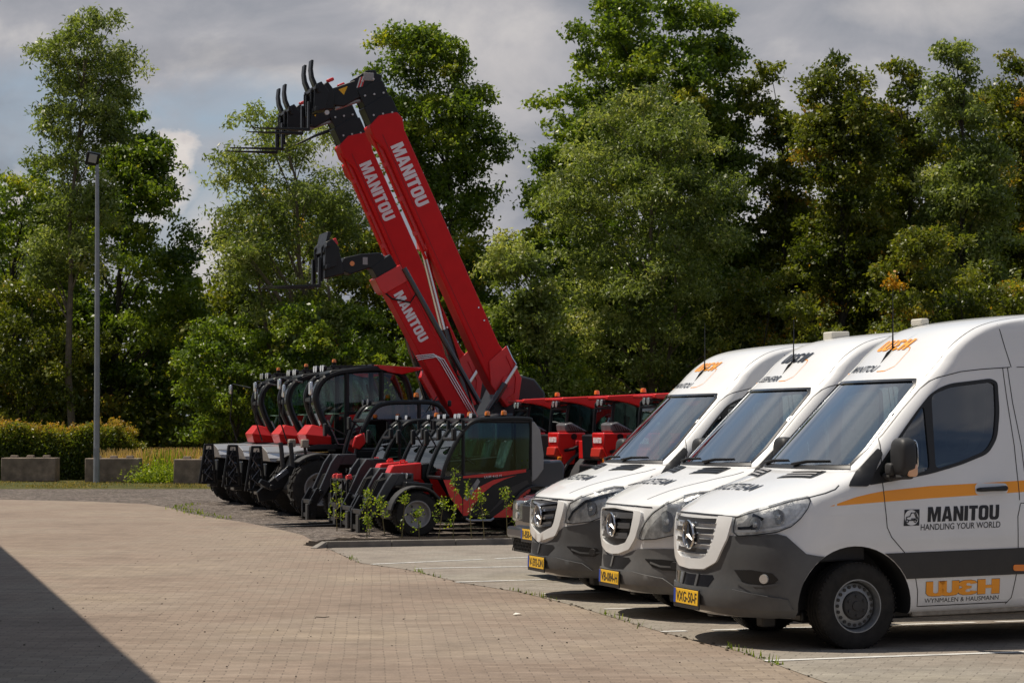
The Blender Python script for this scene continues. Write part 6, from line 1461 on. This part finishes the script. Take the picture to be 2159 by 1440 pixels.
sap = [(712, 1122, 1030, .22, 'bushy sapling at the left end of the bed in front of the pallet forks'), (780, 1130, 1045, .2, 'second sapling of the bed from the left, leaning a little'), (812, 1128, 1062, .22, 'leafy sapling just left of the nearest machine tyre'),
       (848, 1138, 1055, .14, 'thin sapling in front of the left side of the nearest tyre'), (885, 1140, 1092, .13, 'short bright sapling standing in front of the rim of the nearest tyre'), (925, 1140, 1068, .18, 'sapling just right of the nearest machine tyre'),
       (956, 1140, 1005, .15, 'tall thin sapling in front of the left end of the red door stripe'), (995, 1142, 1030, .14, 'thin sapling in front of the middle of the machine door'), (1022, 1142, 1050, .2, 'bushy sapling left of the silver door step end'),
       (1070, 1140, 1045, .2, 'bushy sapling right beside the dark car'), (1100, 1120, 990, .2, 'tall sapling behind the hood of the dark car'), (1135, 1110, 1020, .28, 'spreading sapling above the hood of the farthest van'), (775, 1136, 1100, .1, 'smallest sapling of the bed, only a few leaves on its tip')]
for (sx, sb, st, sw, lab) in sap:
    Y = 1.76 * F_PX / (sb + 6 - 905); X = (sx - 1080) / F_PX * Y; h = (sb - st) / F_PX * Y + .06
    r = thing('sapling', lab, 'sapling', (X, Y, .07), 0, sg); rr_ = random.Random(int(sx)); m = MB()
    tips = []; lean = rr_.uniform(-.08, .08)
    m.tube([(0, 0, 0), (lean * .5, .01, h * .5), (lean, 0, h)], [.009, .007, .003], 5)
    for k in range(int(3 + sw * 24)):
        z = h * rr_.uniform(.25, .97); a = rr_.uniform(0, 6.28); l = sw * rr_.uniform(.3, 1.0) * (1.25 - z / h); p = (lean * z / h + l * math.cos(a), l * math.sin(a), z + l * .45)
        m.tube([(lean * z / h, 0, z), p], [.004, .002], 4, cap=False); tips.append(p)
    tips += [(lean, 0, h), (lean, 0, h * .93), (lean * .8, 0, h * .85)]
    m.build('stem', pbr('green_stem', (.16, .13, .05), .7), r)
    T_ = np.array(tips); i = RNG.integers(0, len(T_), 34 * len(T_) // 3); P = T_[i] + RNG.normal(0, .034, (len(i), 3)); leaves('foliage', P, .045, .6, LEAF['lime'], r, np.clip(RNG.normal(.3, .25, len(P)), 0, 1))
# yard building left of the view: only its shadow reaches into the photo
bd = thing('warehouse_building', 'grey metal clad warehouse standing left of the yard, just outside the photo', 'building', (0, 0, 0))
Hb = 6.0; ox, oy = -.49 * Hb, .14 * Hb
e0 = Vector((-7.764 + ox, 34.17 + oy)); e1 = Vector((-2.453 + ox, 15.69 + oy)); dd = (e1 - e0).normalized(); a = e0 - dd * 4; b = e1 + dd * 24; nn = Vector((-dd.y, dd.x)); nn = nn if nn.x < 0 else -nn
c = a + nn * 14; d_ = b + nn * 14
wm = MB(); 
for p, q_ in ((a, b), (b, d_), (d_, c), (c, a)):
    L_ = (q_ - p).length; k_ = int(L_ / .3); dn = (q_ - p).normalized(); pn = Vector((dn.y, -dn.x))
    for i in range(k_):
        s0, s1 = p + dn * (L_ * i / k_), p + dn * (L_ * (i + 1) / k_); o_ = pn * (.02 if i % 2 else 0)
        wm.add([(*(s0 + o_), 0), (*(s1 + o_), 0), (*(s1 + o_), Hb), (*(s0 + o_), Hb)], [(0, 1, 2, 3)])
wm.build('wall', pbr('cladding_grey', (.22, .22, .23), .5, .2, var=.1), bd, smooth=False)
MB().add([(*a, Hb), (*b, Hb), (*d_, Hb), (*c, Hb), (*a, Hb - .3), (*b, Hb - .3), (*d_, Hb - .3), (*c, Hb - .3)], [(0, 1, 2, 3), (4, 5, 6, 7), (0, 1, 5, 4), (1, 2, 6, 5), (2, 3, 7, 6), (3, 0, 4, 7)]).build('roof', pbr('roof_grey', (.1, .1, .1), .7), bd)
# small things lying on the paving
def pix(x, y): Y = 1.76 * F_PX / (y - 905); return (x - 1080) / F_PX * Y, Y
X, Y = pix(1092, 1296); m = MB().add([(X - .035, Y - .03, .016), (X + .03, Y - .02, .024), (X + .03, Y + .05, .016), (X - .02, Y + .04, .028), (X - .045, Y + .01, .014)], [(0, 1, 3), (1, 2, 3), (0, 3, 4)])
tag(m.build('paper_scrap', pbr('scrap_white', (.7, .68, .62), .8), smooth=False), 'crumpled white scrap of paper lying on the paving', 'litter')
X, Y = pix(680, 1306); tag(MB().tube([(X - .06, Y, .02), (X - .05, Y, .035), (X + .02, Y + .01, .03), (X + .07, Y + .02, .035)], .004, 5).build('twig', BARKD), 'thin dark twig lying on the paving', 'twig')
m = MB()
for k in range(420):
    X, Y = rnd.uniform(-5, 2.2), rnd.uniform(15.5, 45)
    if X > np.interp(Y, [12, 33, 57], [2.6, -2.7, -12]) + rnd.gauss(0, .5): continue
    s_ = rnd.uniform(.002, .007); m.box((X, Y, .008 + s_ * .5), (s_ * 2, s_ * 1.6, s_), rot=(0, 0, rnd.random() * 3))
m.build('gravel_crumbs', pbr('crumb', (.035, .03, .025), .9), smooth=False)['kind'] = 'stuff'
